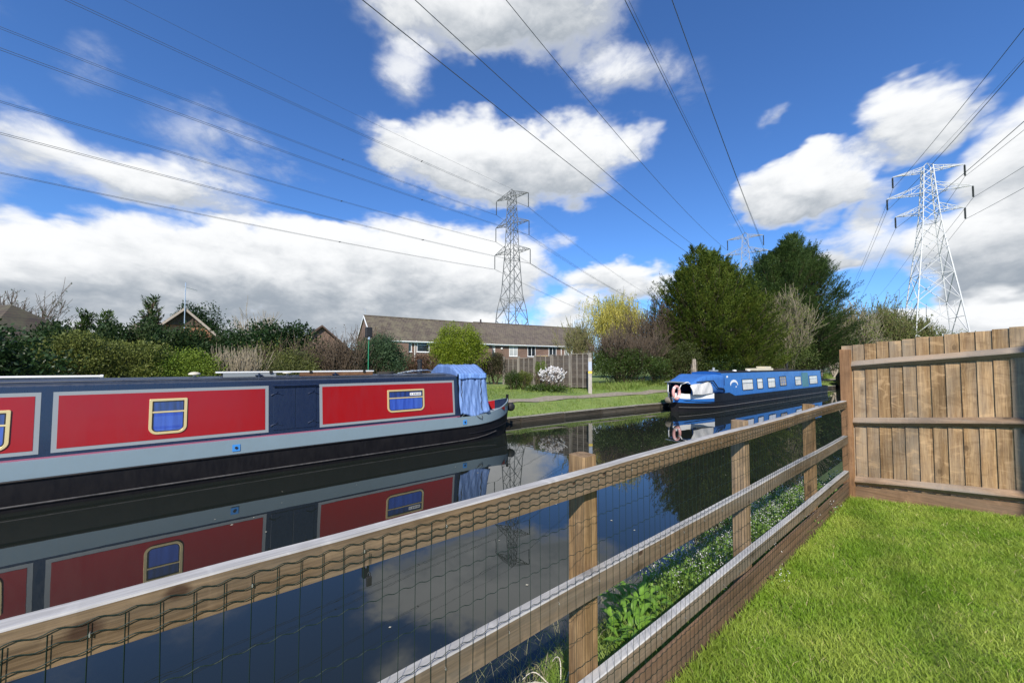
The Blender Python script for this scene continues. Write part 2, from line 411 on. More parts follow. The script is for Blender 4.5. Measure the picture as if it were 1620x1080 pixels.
# far bank edging: weathered timber and concrete piling with a pale coping
WD_DARK = wood('wet_piling_timber', (.060, .048, .034), (.030, .025, .018), 'x', (.10, .09, .07), .4, .4)
CONC = paint('pale_coping', (.30, .28, .24), .8, .7, .2, (.07, .08, .04), scale=6, bump=.3)
def edging():
    r = thing('canal_edging', (0, 0, 0), 0, 'low timber and pale stone edging holding the far bank above the water', 'canal edging')
    a = MB(); b = MB(); c = MB(); t = -14.0
    while t < 52:
        t1 = t+2.4; p0 = Vector((t, edge_d(t)-.07, 0)); p1 = Vector((t1-.02, edge_d(t1)-.07, 0))
        dz = random.uniform(-.015, .015)
        a.beam(p0+Vector((0, 0, .02+dz)), p1+Vector((0, 0, .02)), .07, .17); a.beam(p0+Vector((0, .012, .16+dz)), p1+Vector((0, .012, .16)), .06, .075)
        c.beam(p0+Vector((0, .03, .235+dz)), p1+Vector((0, .03, .235)), .16, .05)
        b = MB(); b.box((t-.05, p0.y-.09, -.4), (t+.05, p0.y+.0, .17)); b.build('piling_post', WD_DARK, r); t = t1
    a.build('piling_board', WD_DARK, r); c.build('coping', CONC, r, bevel=.008)
edging()
# ================================================================ narrowboats
BLACK = paint('hull_blacking', (.006, .006, .008), .5, .4, .22, (.022, .019, .018), scale=2.0, bump=.15)
NAVY = paint('navy_paint', (.011, .020, .050), .28, .12, .5, coat=.3)
GREYB = paint('blue_grey_paint', (.20, .27, .31), .4, .25, .5, (.13, .16, .17))
GREYL = paint('grey_line_paint', (.24, .26, .27), .4, .1, .5)
RED = paint('red_panel_paint', (.29, .006, .008), .34, .38, .4, (.17, .01, .018), coat=.15, scale=.9)
PINK = paint('faded_red_line', (.26, .07, .12), .5, .2)
BRASS = paint('pale_brass', (.72, .56, .27), .32, .25, .6, (.4, .28, .1), metallic=.35)
CURTAIN = None
def mk_curtain(name, c1, c2):
    m = Mat(name); p = m.geo.outputs['Position']
    n = m.noise(m.map(p, (9, 9, .6)), 1.5, 2, .5)
    m.set(Base_Color=m.mix(m.ramp(n, .35, .65), c1, c2), Roughness=.5)
    m.b.inputs['Coat Weight'].default_value = 1.0; m.b.inputs['Coat Roughness'].default_value = .02
    return m.m
CURTAIN = mk_curtain('blue_curtain_behind_glass', (.035, .09, .42), (.02, .055, .30))
TOPGL = mk_curtain('dark_curtain_behind_glass', (.018, .045, .20), (.010, .02, .08))
DARKIN = paint('dark_rubber', (.012, .012, .013), .6, .2)
ROOFM = paint('roof_navy', (.028, .038, .060), .45, .4, .5, (.09, .10, .12))
STEELW = paint('white_painted_metal', (.74, .74, .72), .4, .25, .5, (.3, .28, .25))
ALU = paint('bare_aluminium', (.62, .63, .64), .3, .25, .5, (.3, .3, .3), metallic=.7)
ROPE = paint('rope_fibre', (.05, .045, .04), .9, .3, .2)
WOODP = wood('varnished_plank', (.23, .12, .06), (.11, .055, .03), 'x')
def hull_half(x, L0, L1, hw):
    """half breadth of the hull at x: straight from the stern at L0, tapering to the stem at L1 (cabin front at 0)"""
    s = .45
    if x > s:
        u = min(1, (x-s)/(L1-s)); return max(.03, hw*(1-u**2.1)**.72)
    if x < L0+1.2:
        u = min(1, max(0, (L0+1.2-x)/1.2)); return hw*(1-.55*u**2.4)
    return hw
def sheer(x, L1, g, rise):
    return g+(rise*(x/L1)**2.2 if x > 0 else 0)
def hull(root, L0, L1, hw, g, rise, line, mats, band_from=None):
    """one plated hull: black below the line, painted band above, deck on top"""
    xs = list(np.linspace(L0, L0+1.2, 6))+list(np.linspace(L0+2, .4, 10))+list(np.linspace(.6, L1, 22))
    V = []; F = []; MI = []; k = 0
    for x in xs:
        h = hull_half(x, L0, L1, hw); gz = sheer(x, L1, g, rise); lz = line+(rise*.80*(x/L1)**2.6 if x > 0 else 0)
        fl = .04 if x < .5 else .04+.10*((x-.5)/(L1-.5))
        rk = 0 if x < L1-.6 else .20*((x-(L1-.6))/.6)**2      # raked stem
        prof = [(-.45, h*.82, -rk*1.3), (0.0, h-fl, -rk*.5), (lz, h-.006, 0), (gz, h, 0), (gz, h-.05, 0), (gz-(.03 if x < 1.5 else .03+.27*min(1, (x-1.5)/.25)), h-.055, 0)]
        for sgn in (-1, 1):
            for z, w, dx in prof: V.append((x+dx, sgn*max(w, .012), z))
    n = 6
    for i in range(len(xs)-1):
        for s in (0, 1):
            for j in range(n-1):
                a = i*2*n+s*n+j; b = a+2*n
                F.append((a, b, b+1, a+1)); MI.append(0 if j < 2 else (1 if j < 4 else (2 if len(mats) < 4 or xs[i] < 1.62 else (3 if xs[i] < 2.28 else 4))))
        a = i*2*n+n-1; F.append((a, a+2*n, a+3*n, a+n)); MI.append(2)
    for i in (0, len(xs)-1):
        o = i*2*n
        F.append(tuple([o+j for j in range(n)]+[o+n+j for j in range(n-1, -1, -1)])); MI.append(0)
    mb = MB(); mb.v = V; mb.f = F; mb.m = MI
    o = mb.build('hull', mats, root, smooth='auto')
    return o
def strake(root, x0, x1, L0, L1, hw, zf, mat, r=.022, name='rubbing_strake'):
    for s in (-1, 1):
        mb = MB(); pts = []
        for x in np.linspace(x0, x1, 40):
            z = zf(x); h = hull_half(x, L0, L1, hw); pts.append((x, s*(h+.004), z))
        mb.tube(pts, r, 6); mb.build(name, mat, root)
def cabin(root, x0, x1, hb, ht, z0, z1, mats, camber=.10, rake=0.0):
    prof = [(-hb, z0), (-ht, z1), (-ht+.05, z1+.035), (-ht*.6, z1+camber*.75), (0, z1+camber), (ht*.6, z1+camber*.75), (ht-.05, z1+.035), (ht, z1), (hb, z0)]
    n = len(prof); V = []
    for x, sg in ((x0, 0), (x1, 1)):
        for y, z in prof: V.append((x-rake*(z-z0)*sg, y, z))
    F = []; MI = []
    for i in range(n-1): F.append((i, i+1, i+1+n, i+n)); MI.append(1 if 1 <= i < n-2 else 0)
    F += [tuple(range(n)), tuple(range(2*n-1, n-1, -1))]; MI += [0, 0]
    mb = MB(); mb.v = V; mb.f = F; mb.m = MI
    return mb.build('cabin', mats, root, bevel=.012)
class Side:
    """the leaning plane of a cabin side; (x, z, proud) -> point, s = -1 near side"""
    def __init__(s, hb, ht, z0, z1, sg=-1):
        s.hb, s.ht, s.z0, s.z1, s.sg = hb, ht, z0, z1, sg
        s.n = Vector((0, sg*(z1-z0), (hb-ht))).normalized()
    def p(s, x, z, pr=0):
        y = s.sg*(s.hb+(s.ht-s.hb)*(z-s.z0)/(s.z1-s.z0)); return Vector((x, y, z))+s.n*pr
def plate(mb, S, poly, p0, p1, mi=0):
    n = len(poly); vs = [S.p(x, z, p1) for x, z in poly]+[S.p(x, z, p0) for x, z in poly]
    mb.add(vs, [tuple(range(n))]+[(i, (i+1) % n, (i+1) % n+n, i+n) for i in range(n)], mi); return mb
def ring_plate(mb, S, out, inn, p0, p1, mi=0):
    n = len(out); vs = [S.p(x, z, p1) for x, z in out]+[S.p(x, z, p1) for x, z in inn]+[S.p(x, z, p0) for x, z in out]+[S.p(x, z, p0) for x, z in inn]
    fs = []
    for i in range(n):
        j = (i+1) % n; fs += [(i, j, j+n, i+n), (i, i+2*n, j+2*n, j), (i+n, j+n, j+3*n, i+3*n)]
    mb.add(vs, fs, mi); return mb
def rrect(x0, x1, z0, z1, rb, rt, k=6):
    pts = []
    for cx, cz, r, a0 in ((x1-rb, z0+rb, rb, -90), (x1-rt, z1-rt, rt, 0), (x0+rt, z1-rt, rt, 90), (x0+rb, z0+rb, rb, 180)):
        for i in range(k+1):
            a = math.radians(a0+90*i/k); pts.append((cx+r*math.cos(a), cz+r*math.sin(a)))
    return pts
def boat_window(root, S, x0, x1, z0, z1, label=None, fw=.045, mats=None, bar=True, rb=.13, rt=.02):
    FR, LO, UP = mats
    mb = MB(); ring_plate(mb, S, rrect(x0, x1, z0, z1, rb, rt), rrect(x0+fw, x1-fw, z0+fw, z1-fw, max(.02, rb-fw), .012), -.002, .026)
    if bar:
        zb = z0+(z1-z0)*.60; v = [(x0+fw-.002, zb), (x1-fw+.002, zb), (x1-fw+.002, zb+.03), (x0+fw-.002, zb+.03)]
        plate(mb, S, v, 0, .022)
    w = mb.build('window', FR, root, bevel=.004)
    gk = MB(); ring_plate(gk, S, rrect(x0+fw*.8, x1-fw*.8, z0+fw*.8, z1-fw*.8, max(.03, rb-fw*.8), .014), rrect(x0+fw+.018, x1-fw-.018, z0+fw+.018, z1-fw-.018, max(.02, rb-fw-.018), .012), .0, .019); gk.build('gasket', DARKIN, w)
    if label: w['label'] = label
    g = MB(); plate(g, S, rrect(x0+fw*.5, x1-fw*.5, z0+fw*.5, z1-fw*.5, max(.02, rb-fw), .012), .001, .012); g.build('pane', LO, w)
    if bar:
        g = MB(); plate(g, S, [(x0+fw, zb+.03), (x1-fw, zb+.03), (x1-fw, z1-fw), (x0+fw, z1-fw)], .0125, .015); g.build('top_pane', UP, w)
    return w
def striped_canvas(name, c1, c2, c3, sc=9.0):
    m = Mat(name); p = m.tc.outputs['Object']
    n = m.noise(m.map(p, (1, 1, .35)), sc, 4, .65); n2 = m.noise(p, 60, 2)
    w = m.N.new('ShaderNodeTexWave'); m.L.new(m.map(p, (1, .7, 0)), w.inputs['Vector']); w.inputs['Scale'].default_value = 2.6
    w.inputs['Distortion'].default_value = 3.5; w.inputs['Detail'].default_value = 3; w.inputs['Detail Scale'].default_value = 1.5
    c = m.mix(m.ramp(n, .3, .7), c1, c2); c = m.mix(m.math('MULTIPLY', m.ramp(w.outputs['Fac'], .62, .95), .45), c, c3)
    m.set(Base_Color=c, Roughness=.62); m.bump(m.math('ADD', m.math('MULTIPLY', n, 1.0), m.math('MULTIPLY', n2, .05)), .5, .05)
    return m.m
CANVAS = striped_canvas('blue_canvas', (.17, .28, .54), (.115, .205, .43), (.05, .095, .24))

SCUFF = paint('scuffed_strake', (.015, .015, .017), .6, .9, .3, (.13, .12, .115), scale=2.5)
def red_boat():
    FX = 5.83                              # station of the cabin front
    R = thing('narrowboat', (FX, 10.64, 0), 0, 'long narrowboat with red side panels, navy cabin and a blue canvas hood over its bow', 'narrowboat')
    L0, L1, HW, G, RISE, LN = -15.6, 2.62, 1.04, .78, .36, .50
    hull(R, L0, L1, HW, G, RISE, LN, [BLACK, GREYB, GREYB, RED, NAVY])
    hb, ht, z0, z1 = .92, .83, G-.03, 1.97
    cabin(R, -14.2, 0.14, hb, ht, z0, z1, [NAVY, ROOFM], .10, .07)
    # plating above the waterline shows a rubbing line all the way along
    strake(R, L0+1, L1-.1, L0, L1, HW, lambda x: LN-.01+(RISE*.80*(x/L1)**2.6 if x > 0 else 0), BLACK, .02)
    strake(R, L0+1.2, 1.5, L0, L1, HW-.018, lambda x: .10+(.12*(x/1.5)**2 if x > 0 else 0), SCUFF, .017)
    strake(R, .35, L1-.25, L0, L1, HW-.03, lambda x: .27+.17*((x-.35)/2.2)**1.8, BLACK, .02)
    for sg in (-1, 1):
        S = Side(hb, ht, z0, z1, sg)
        # red stripe and navy above the gunwale, grey gunwale
        mb = MB(); plate(mb, S, [(-14.1, G+.005), (.12, G+.005), (.12, G+.032), (-14.1, G+.032)], 0, .004); mb.build('stripe', PINK, R)
        U = lambda x: tpx(x, 9.78)-FX
        panels = [(-5.92-6.3, U(-330), None), (U(-280), U(69), 'w'), (U(88), U(427), 'w'), (U(507), U(719), 'w')]
        for a, b, _ in panels:
            g = MB(); plate(g, S, [(a, .865), (b, .865), (b-.01, 1.865), (a-.01, 1.865)], 0, .004)
            r = MB(); e = .062; plate(r, S, [(a+e, .865+e), (b-e, .865+e), (b-e-.01, 1.865-e), (a+e-.01, 1.865-e)], .0041, .008)
            pnl = r.build('side_panel', RED, R); g.build('panel_border', GREYL, pnl)
        W3 = (BRASS, CURTAIN, TOPGL)
        boat_window(R, S, U(-62), U(22.5), .965, 1.60, mats=W3)
        boat_window(R, S, U(239), U(299), 1.02, 1.68, mats=W3)
        w = boat_window(R, S, U(613), U(671), 1.07, 1.66, 'window with a white notice stuck in its upper pane', mats=W3)
        # notice in the forward window
        if sg < 0:
            n = MB(); plate(n, S, [(U(648.5), 1.49), (U(666), 1.49), (U(666), 1.565), (U(648.5), 1.565)], .0155, .018)
            pn = n.build('notice', STEELW, w)
            t = MB(); x = U(650)
            for k, ww in enumerate((.02, .012, .03, .03, .02, .028, .03)):
                if k not in (1,): plate(t, S, [(x, 1.512), (x+ww, 1.512), (x+ww, 1.543), (x, 1.543)], .0182, .0188)
                x += ww+.018
            t.build('lettering', DARKIN, w)
        # navy side doors
        a, b = U(431), U(504)
        d = MB(); plate(d, S, [(a+.04, .90), ((a+b)/2-.006, .90), ((a+b)/2-.006, 1.80), (a+.04, 1.80)], 0, .012)
        dl = d.build('side_door', NAVY, R, bevel=.003)
        d = MB(); plate(d, S, [((a+b)/2+.006, .90), (b-.04, .90), (b-.04, 1.80), ((a+b)/2+.006, 1.80)], 0, .012)
        dr_ = d.build('side_door', NAVY, R, bevel=.003)
        for door, xh in ((dl, a+.1), (dr_, b-.1)):
            for zh in (1.0, 1.66):
                h = MB(); pts = [S.p(xh+q, zh+.035*math.cos(q*16), .018) for q in np.linspace(-.11, .11, 9)]
                h.tube(pts, .012, 6); h.tube([S.p(xh, zh+.03, .012), S.p(xh, zh+.07, .03)], .016, 6); h.build('hinge', NAVY, door)
        h = MB(); h.tube([S.p(a+.02, 1.86, .05), S.p(b-.02, 1.86, .05)], .018, 8); h.tube([S.p(a+.06, 1.86, 0), S.p(a+.06, 1.86, .05)], .012, 6); h.tube([S.p(b-.06, 1.86, 0), S.p(b-.06, 1.86, .05)], .012, 6)
        h.build('grab_rail', NAVY, R)
        # gunwale top
        gw = MB(); gw.box((-14.2, sg*HW if sg < 0 else hb-.03, G-.004), (.0, -hb+.03 if sg < 0 else HW, G+.006)); gw.build('gunwale', GREYB, R)
        # blue patches with vents in the grey band
        BL = BLUEP
        for xc in (U(376.5), U(731), -12.2):
            v = MB(); yy = sg*(HW+.002); v.box((xc-.065, min(yy, yy+sg*.006), .565), (xc+.065, max(yy, yy+sg*.006), .70)); pa = v.build('vent_patch', BL, R)
            v = MB(); v.tube([(xc, yy, .635), (xc, yy+sg*.02, .635)], .026, 12); v.tube([(xc, yy+sg*.012, .635), (xc, yy+sg*.022, .635)], .018, 12); v.build('vent_hole', DARKIN, pa)
    # decorated bow flashes: red panel then navy tip
    for sg in (-1, 1):
        for nm, xa, xb, mt, lo in (('bow_flash', 1.78, 2.02, RED, .95), ('bow_tip_panel', 2.04, 2.50, NAVY, .9)):
            q = MB(); V = []; n = 8
            for x in np.linspace(xa, xb, n):
                h = hull_half(x, L0, L1, HW); gz = sheer(x, L1, G, RISE); lz = LN+(RISE*.80*(x/L1)**2.6)
                za = gz-.02; zb = lz+(gz-lz)*lo*(.5+.5*(xb-x)/(xb-xa))
                V += [(x, sg*(h+.018), za), (x, sg*(h+.016), zb)]
            q.add(V, [(2*i, 2*i+1, 2*i+3, 2*i+2) for i in range(n-1)])
            o = q.build(nm, mt, R); so_ = o.modifiers.new('solid', 'SOLIDIFY'); so_.thickness = .004
    # fore deck, stem post, bow fender
    st = MB(); st.tube([(L1-.16, 0, -.4), (L1-.05, 0, .3), (L1+.01, 0, .8), (L1+.02, 0, 1.27)], [.04, .035, .045, .05], 8); st.build('stem_post', BLACK, R)
    f = MB(); f.tube([(L1+.16+.10*math.cos(a)*0, -.14*math.cos(a), .82) for a in np.linspace(0, math.pi, 9)], [.04, .10, .135, .15, .155, .15, .135, .10, .04], 12)
    f.build('bow_fender', DARKIN, R, smooth='auto')
    # bollard post and coiled line at the bow
    b = MB(); b.tube([(1.62, 0, .85), (1.62, 0, 1.22)], .04, 10); b.tube([(1.62, -.14, 1.12), (1.62, .14, 1.12)], .025, 8); b.build('mooring_post', BLACK, R)
    rp = MB(); rp.tube([(.55, -1.0, .83), (.62, -1.02, .80), (.72, -1.055, .72), (.82, -1.05, .68), (.86, -1.03, .74), (.80, -1.0, .82), (.78, -.9, .84)], .009, 6); rp.build('mooring_line', ROPE, R)
    bow_hood(R)
    # ---- roof fittings that belong to the boat
    for x, y in ((-5.95, -.15), (-4.20, .10), (-9.5, .1)):
        m = MB(); prof = [(0.03, 0), (.03, .045), (.105, .05), (.10, .075), (.06, .10), (0.001, .108)]
        n = 16; V = []; 
        for r_, z in prof:
            for j in range(n): V.append((x+r_*math.cos(2*math.pi*j/n), y+r_*math.sin(2*math.pi*j/n), 2.065+z))
        F = [(i*n+j, i*n+(j+1) % n, (i+1)*n+(j+1) % n, (i+1)*n+j) for i in range(len(prof)-1) for j in range(n)]
        m.add(V, F); m.build('mushroom_vent', BRASSV, R, smooth='auto')
    for sg in (-1, 1):
        h = MB(); h.tube([(-14, sg*.80, 2.035), (-.3, sg*.80, 2.035)], .016, 8); h.build('handrail', ROOFM, R)
    for x in (-4.86, -3.3):
        c = MB(); c.tube([(x, -.70, 2.0), (x, -.70, 2.14)], .018, 8); c.tube([(x-.07, -.70, 2.09), (x+.07, -.70, 2.09)], .014, 8); c.build('roof_cleat', NAVY, R)
    ch = MB(); xc = tpx(664, 10.99)-FX; ch.tube([(xc, .35, 2.02), (xc, .35, 2.50)], .07, 14); ch.tube([(xc, .35, 2.42), (xc, .35, 2.46)], .085, 14); ch.build('chimney', DARKIN, R)
BLUEP = paint('bright_blue_paint', (.05, .25, .62), .4, .15)
BRASSV = paint('cream_vent', (.60, .55, .42), .4, .3)
def cloth_grid(name, root, P, nu, nv, mat, thick=.006):
    V = []; 
    for i in range(nu+1):
        for j in range(nv+1): V.append(P(i/nu, j/nv))
    mb = MB(); mb.add(V, [(i*(nv+1)+j, (i+1)*(nv+1)+j, (i+1)*(nv+1)+j+1, i*(nv+1)+j+1) for i in range(nu) for j in range(nv)])
    o = mb.build(name, mat, root, smooth=True); s = o.modifiers.new('solid', 'SOLIDIFY'); s.thickness = thick; s.offset = 0
    return o
def bow_hood(R):
    # canvas hood: pitched roof lower at the outer edges, curtains down to the gunwale
    xa, xb, zr, ze, hw = .10, 1.06, 2.33, 2.04, .86
    H = thing('canvas_hood', (0, 0, 0)); H.parent = R; 
    def nz(a, b, s=1.0): return s*(.012*math.sin(a*9+b*4)+.010*math.sin(a*17-b*7+1.3)+.007*math.sin(a*31+b*11))
    def roof(u, v):
        y = -hw+2*hw*v; s = 1-abs(2*v-1); z = ze+(zr-ze)*(min(1, s*1.7))**.8
        x = xa-.05+(xb-xa+.05)*u; sag = -.03*math.sin(math.pi*u)
        return (x, y*(1+.01*math.sin(9*u)), z+sag*s+nz(u*2, v*3, .8))
    cloth_grid('hood_roof', R, roof, 18, 22, CANVAS)
    for sg in (-1, 1):
        def side(u, v, sg=sg):
            x = xa+(xb-xa)*u; bot = .80+.05*math.sin(u*7+1)+.03*abs(u-.5)
            z = ze+.012-(ze-bot)*v; spread = .10*v+.05*math.sin(u*15)*v*.35+.05*(v**6)
            x += (.10*v**2 if u > .6 else 0)*(u-.6)*2.2-.02*v*(1-u)
            return (x, sg*(hw+.004+spread+.010*math.sin(u*19+v*3)*v+nz(u*3, v*2)), z)
        cloth_grid('hood_side', R, side, 26, 22, CANVAS)
        def flap(u, v, sg=sg):
            x = xa-.01+(xb-xa+.03)*u; return (x, sg*(hw+.022+.014*math.sin(u*15)+.03*v), ze+.02-.16*v-.012*math.sin(u*11)*v)
        cloth_grid('hood_valance', R, flap, 20, 4, CANVAS2)
        for x0 in (.17, .86):
            z = MB(); z.tube([(x0+.02*math.sin(k*2.1), sg*(hw+.042+.075*(k/10)), ze-.14-.96*k/10) for k in range(11)], .010, 6); z.build('hood_zip', DARKIN, R)
    def front(u, v):
        y = -hw+2*hw*u; s = 1-abs(2*u-1); top = ze+(zr-ze)*(min(1, s*1.7))**.8
        z = top-(top-.86)*v; return (xb+.01+.10*v+.02*math.sin(u*21)*v, y*(1+.06*v), z)
    cloth_grid('hood_front', R, front, 22, 14, CANVAS)
    def back(u, v):
        y = -hw+2*hw*u; s = 1-abs(2*u-1); top = ze+(zr-ze)*(min(1, s*1.7))**.8
        return (xa-.045, y, top-(top-1.98)*v)
    cloth_grid('hood_back', R, back, 16, 4, CANVAS)
    bpy.data.objects.remove(H)
CANVAS2 = striped_canvas('blue_canvas_shiny', (.18, .33, .66), (.12, .24, .54), (.06, .11, .32), 14)
red_boat()
def on_roof():
    T = lambda px: tpx(px, 10.0)
    # long pale gangplank / solar frame lying on raised boxes
    r = thing('gangplank', (T(465), 10.16, 2.06), 0, 'long white-edged gangplank lying on the red narrowboat roof', 'gangplank')
    a, b = T(342)-T(465), T(591)-T(465)
    m = MB(); m.box((a, -.20, .085), (b, .18, .115)); m.build('deck_plate', STEELW, r, bevel=.006)
    m = MB(); m.box((a+.12, -.19, .0), (-.35, -.155, .083)); m.box((a+.12, .12, .0), (-.35, .155, .083)); m.build('side_rail', GREYL, r)
    m = MB(); m.box((.12, -.195, .0), (b-.03, -.155, .082)); m.build('plank_edge', WOODP, r)
    for x in (-.45, .35, b-.25):
        m = MB(); m.box((x-.03, -.215, .07), (x+.03, -.201, .12)); m.build('clamp', DARKIN, r)
    p = MB(); x0, x1 = T(-120), T(163)
    p.tube([(x0, 9.96, 2.12), (x1, 9.96, 2.115)], .022, 10); p.tube([(x1-.02, 9.96, 2.115), (x1+.02, 9.96, 2.115)], .03, 10)
    tag(p.build('boat_pole', STEELW), 'white pole lying along the left end of the red narrowboat roof', 'pole')
    # stack of slats
    r = thing('aluminium_frame', (T(652), 10.1, 2.06), 0, 'jumble of silver metal slats lying on the red narrowboat roof near the chimney', 'metal frame')
    rn = random.Random(3)
    for k in range(9):
        m = MB(); x = -.36+.085*k; m.beam((x-.1, -.28+rn.random()*.1, .04+.010*k), (x+.38+rn.random()*.2, .25, .08+.012*(k % 4)), .05, .02); m.build('slat', ALU, r)
    # hose and rope coils
    m = MB(); pts = [(T(615)+.20*math.cos(a)*(1+.1*math.sin(a*.7)), 10.2+.18*math.sin(a), 2.08+.012*a/6.3) for a in np.linspace(0, 6.28*4, 90)]
    m.tube(pts, .014, 6); tag(m.build('coiled_hose', ROPE), 'dark coiled hose on the red narrowboat roof beside the silver slats', 'hose')
    # camera post on a green pole
    r = thing('mast', (T(593), 10.5, 2.05), 0, 'thin green mast with a black box on top standing on the red narrowboat roof', 'mast')
    GP = paint('green_pole', (.02, .20, .09), .4, .2)
    m = MB(); m.tube([(0, 0, 0), (.0, 0, .70), (.01, 0, 1.05)], .014, 8); m.build('pole', GP, r)
    m = MB(); m.box((-.085, -.06, 1.02), (.085, .06, 1.30)); m.build('lamp_box', DARKIN, r, bevel=.02)
    m = MB(); m.tube([(0, -.03, .96), (0, -.03, 1.03)], .03, 10); m.build('lens', ALU, r)
on_roof()

BBLUE = paint('royal_blue_paint', (.018, .125, .40), .35, .3, .5, (.02, .05, .2), coat=.2, scale=1.2)
WHITEP = paint('white_boat_paint', (.72, .72, .70), .4, .2)
PINKR = paint('faded_lifebelt', (.72, .36, .33), .6, .3)
WCLOTH = striped_canvas('white_sheet', (.62, .61, .58), (.48, .47, .45), (.35, .34, .33), 5)
BCLOTH = striped_canvas('blue_sheet', (.04, .17, .48), (.03, .12, .38), (.01, .04, .15), 5)
def blue_boat():
    a = Vector((22.0, 8.65)); b = Vector((38.9, 8.0)); ang = math.atan2(a.y-b.y, a.x-b.x)
    perp = Vector((-math.sin(ang), math.cos(ang)))       # local +y
    near = 1 if perp.y < 0 else -1                       # which local side faces the garden
    c = a-perp*near*.88
    R = thing('narrowboat', (c.x, c.y, 0), ang, 'blue narrowboat with a black hull, white bow and white-curtained windows', 'narrowboat')
    L0, L1, HW, G, RISE, LN = -19.0, 4.0, 1.03, .62, .30, .40
    def Xb(px):      # distance along the boat of a picture column, on its near side
        rr = (px-810)/600; dd = Vector((SA*rr+CA, -CA*rr+SA)); ax = Vector((math.cos(ang), math.sin(ang)))
        A = np.array([[ax.x, -dd.x], [ax.y, -dd.y]]); return float(np.linalg.solve(A, np.array([-a.x, -a.y]))[0])
    hull(R, L0, L1, HW, G, RISE, LN, [BLACK, BLACK, BLACK])
    hb, ht, z0, z1 = .90, .82, G-.02, 1.87
    cabin(R, -16.9, 0, hb, ht, z0, z1, [BBLUE, DARKIN], .09, -.28)
    strake(R, L0+1, L1-.1, L0, L1, HW, lambda x: LN+(RISE*.7*(x/L1)**2.6 if x > 0 else 0), BLACK, .022)
    strake(R, L0+1, L1-.3, L0, L1, HW-.03, lambda x: .14+(.1*(x/L1)**2 if x > 0 else 0), paint('scuffed_edge', (.16, .15, .14), .6, .4), .014)
    NETC = mk_curtain('net_curtain', (.70, .68, .65), (.52, .50, .49)); Wm = (NAVY, NETC, NETC)
    for sg in (-1, 1):
        S = Side(hb, ht, z0, z1, sg)
        # bow sides: white over blue
        for nm, mt, f0, f1 in (('bow_band', WHITEP, .50, 1.0), ('bow_stripe', BBLUE, .10, .49)):
            q = MB(); V = []; n = 14
            for x in np.linspace(1.5, 3.95, n):
                h = hull_half(x, L0, L1, HW); gz = max(.86, sheer(x, L1, G, RISE)+.03)+.03*(x/L1)**3; lz = .33+.10*(x/L1)**3
                fl = .0; V += [(x, sg*(h+.008), lz+(gz-lz)*f1), (x, sg*(h+.006), lz+(gz-lz)*f0)]
            q.add(V, [(2*i, 2*i+1, 2*i+3, 2*i+2) for i in range(n-1)]); o = q.build(nm, mt, R); s_ = o.modifiers.new('solid', 'SOLIDIFY'); s_.thickness = .012
        # raised black bulwark in front of the cabin
        q = MB(); V = []
        for x in (-.78, -.12, .7, 1.49):
            h = hull_half(x, L0, L1, HW)+.006; zt = G+.21 if x > -.3 else G+.02
            V += [(x, sg*h, .45), (x, sg*h, zt)]
        q.add(V, [(0, 1, 3, 2), (2, 3, 5, 4), (4, 5, 7, 6)]); o = q.build('bulwark', BLACK, R); s_ = o.modifiers.new('solid', 'SOLIDIFY'); s_.thickness = .02
        xs = [(Xb(1173.5), Xb(1190.5), 1), (Xb(1197), Xb(1206), 1), (Xb(1214), Xb(1225.5), 1), (Xb(1233), Xb(1243), 2), (Xb(1257), Xb(1266.5), 1), (Xb(1279.5), Xb(1292), 1)]
        for (p_, q_, k) in xs:
            w = boat_window(R, S, q_, p_, .84 if k == 1 else .90, 1.50 if k == 1 else 1.56, mats=Wm if k == 1 else (DARKIN, paint('lattice_pane', (.35, .30, .24), .4, .5, scale=9), TOPGL), bar=(k == 1), rb=.06, fw=.03)
            if k == 2:
                l = MB()
                for f in (.33, .66): plate(l, S, [(q_+(p_-q_)*f-.015, 0.95), (q_+(p_-q_)*f+.015, 0.95), (q_+(p_-q_)*f+.015, 1.51), (q_+(p_-q_)*f-.015, 1.51)], .012, .02)
                for z in (1.13, 1.32): plate(l, S, [(q_+.04, z), (p_-.04, z), (p_-.04, z+.025), (q_+.04, z+.025)], .0125, .019)
                l.build('glazing_bar', BBLUE, w)
        # white side doors with painted leaves
        d = MB(); plate(d, S, [(Xb(1278), .70), (Xb(1268), .70), (Xb(1268), 1.74), (Xb(1278), 1.74)], 0, .012); dd = d.build('side_door', paint('green_blue_door', (.03, .13, .19), .5, .7, .4, (.16, .28, .22), scale=14), R)
        # arched emblem on the cabin side: a pale crescent of strokes
        e = MB(); xc, zc = Xb(1161), 1.16; out = []; inn = []; n = 40
        for k in range(n+1):
            t_ = math.radians(0+180*k/n); f_ = math.sin(math.pi*k/n)**.45; w_ = .12*f_*(1+.16*abs(math.sin(k*.55)))
            inn.append((xc+.42*math.cos(t_), zc+.20*math.sin(t_))); out.append((xc+(.42+w_)*math.cos(t_), zc+(.20+w_)*math.sin(t_)))
        V = [S.p(x_, z_, pr) for pr in (.007, .0005) for x_, z_ in out+inn]; m_ = n+1
        e.add(V, [(k, k+1, m_+k+1, m_+k) for k in range(n)]+[(k, k+2*m_, k+1+2*m_, k+1) for k in range(n)]+[(m_+k, m_+k+1, 3*m_+k+1, 3*m_+k) for k in range(n)])
        e.build('emblem', WHITEP, R)
        n = MB(); plate(n, S, [(-.42, 1.62), (-.24, 1.62), (-.24, 1.72), (-.42, 1.72)], 0, .006); n.build('name_plate', WHITEP, R); n = MB(); plate(n, S, [(-1.38, 1.06), (-1.28, 1.06), (-1.28, 1.13), (-1.38, 1.13)], 0, .006); n.build('name_plate', WHITEP, R)
        h = MB(); h.tube([(-16.5, sg*.78, 1.94), (-.2, sg*.78, 1.94)], .02, 6); h.build('handrail', DARKIN, R)
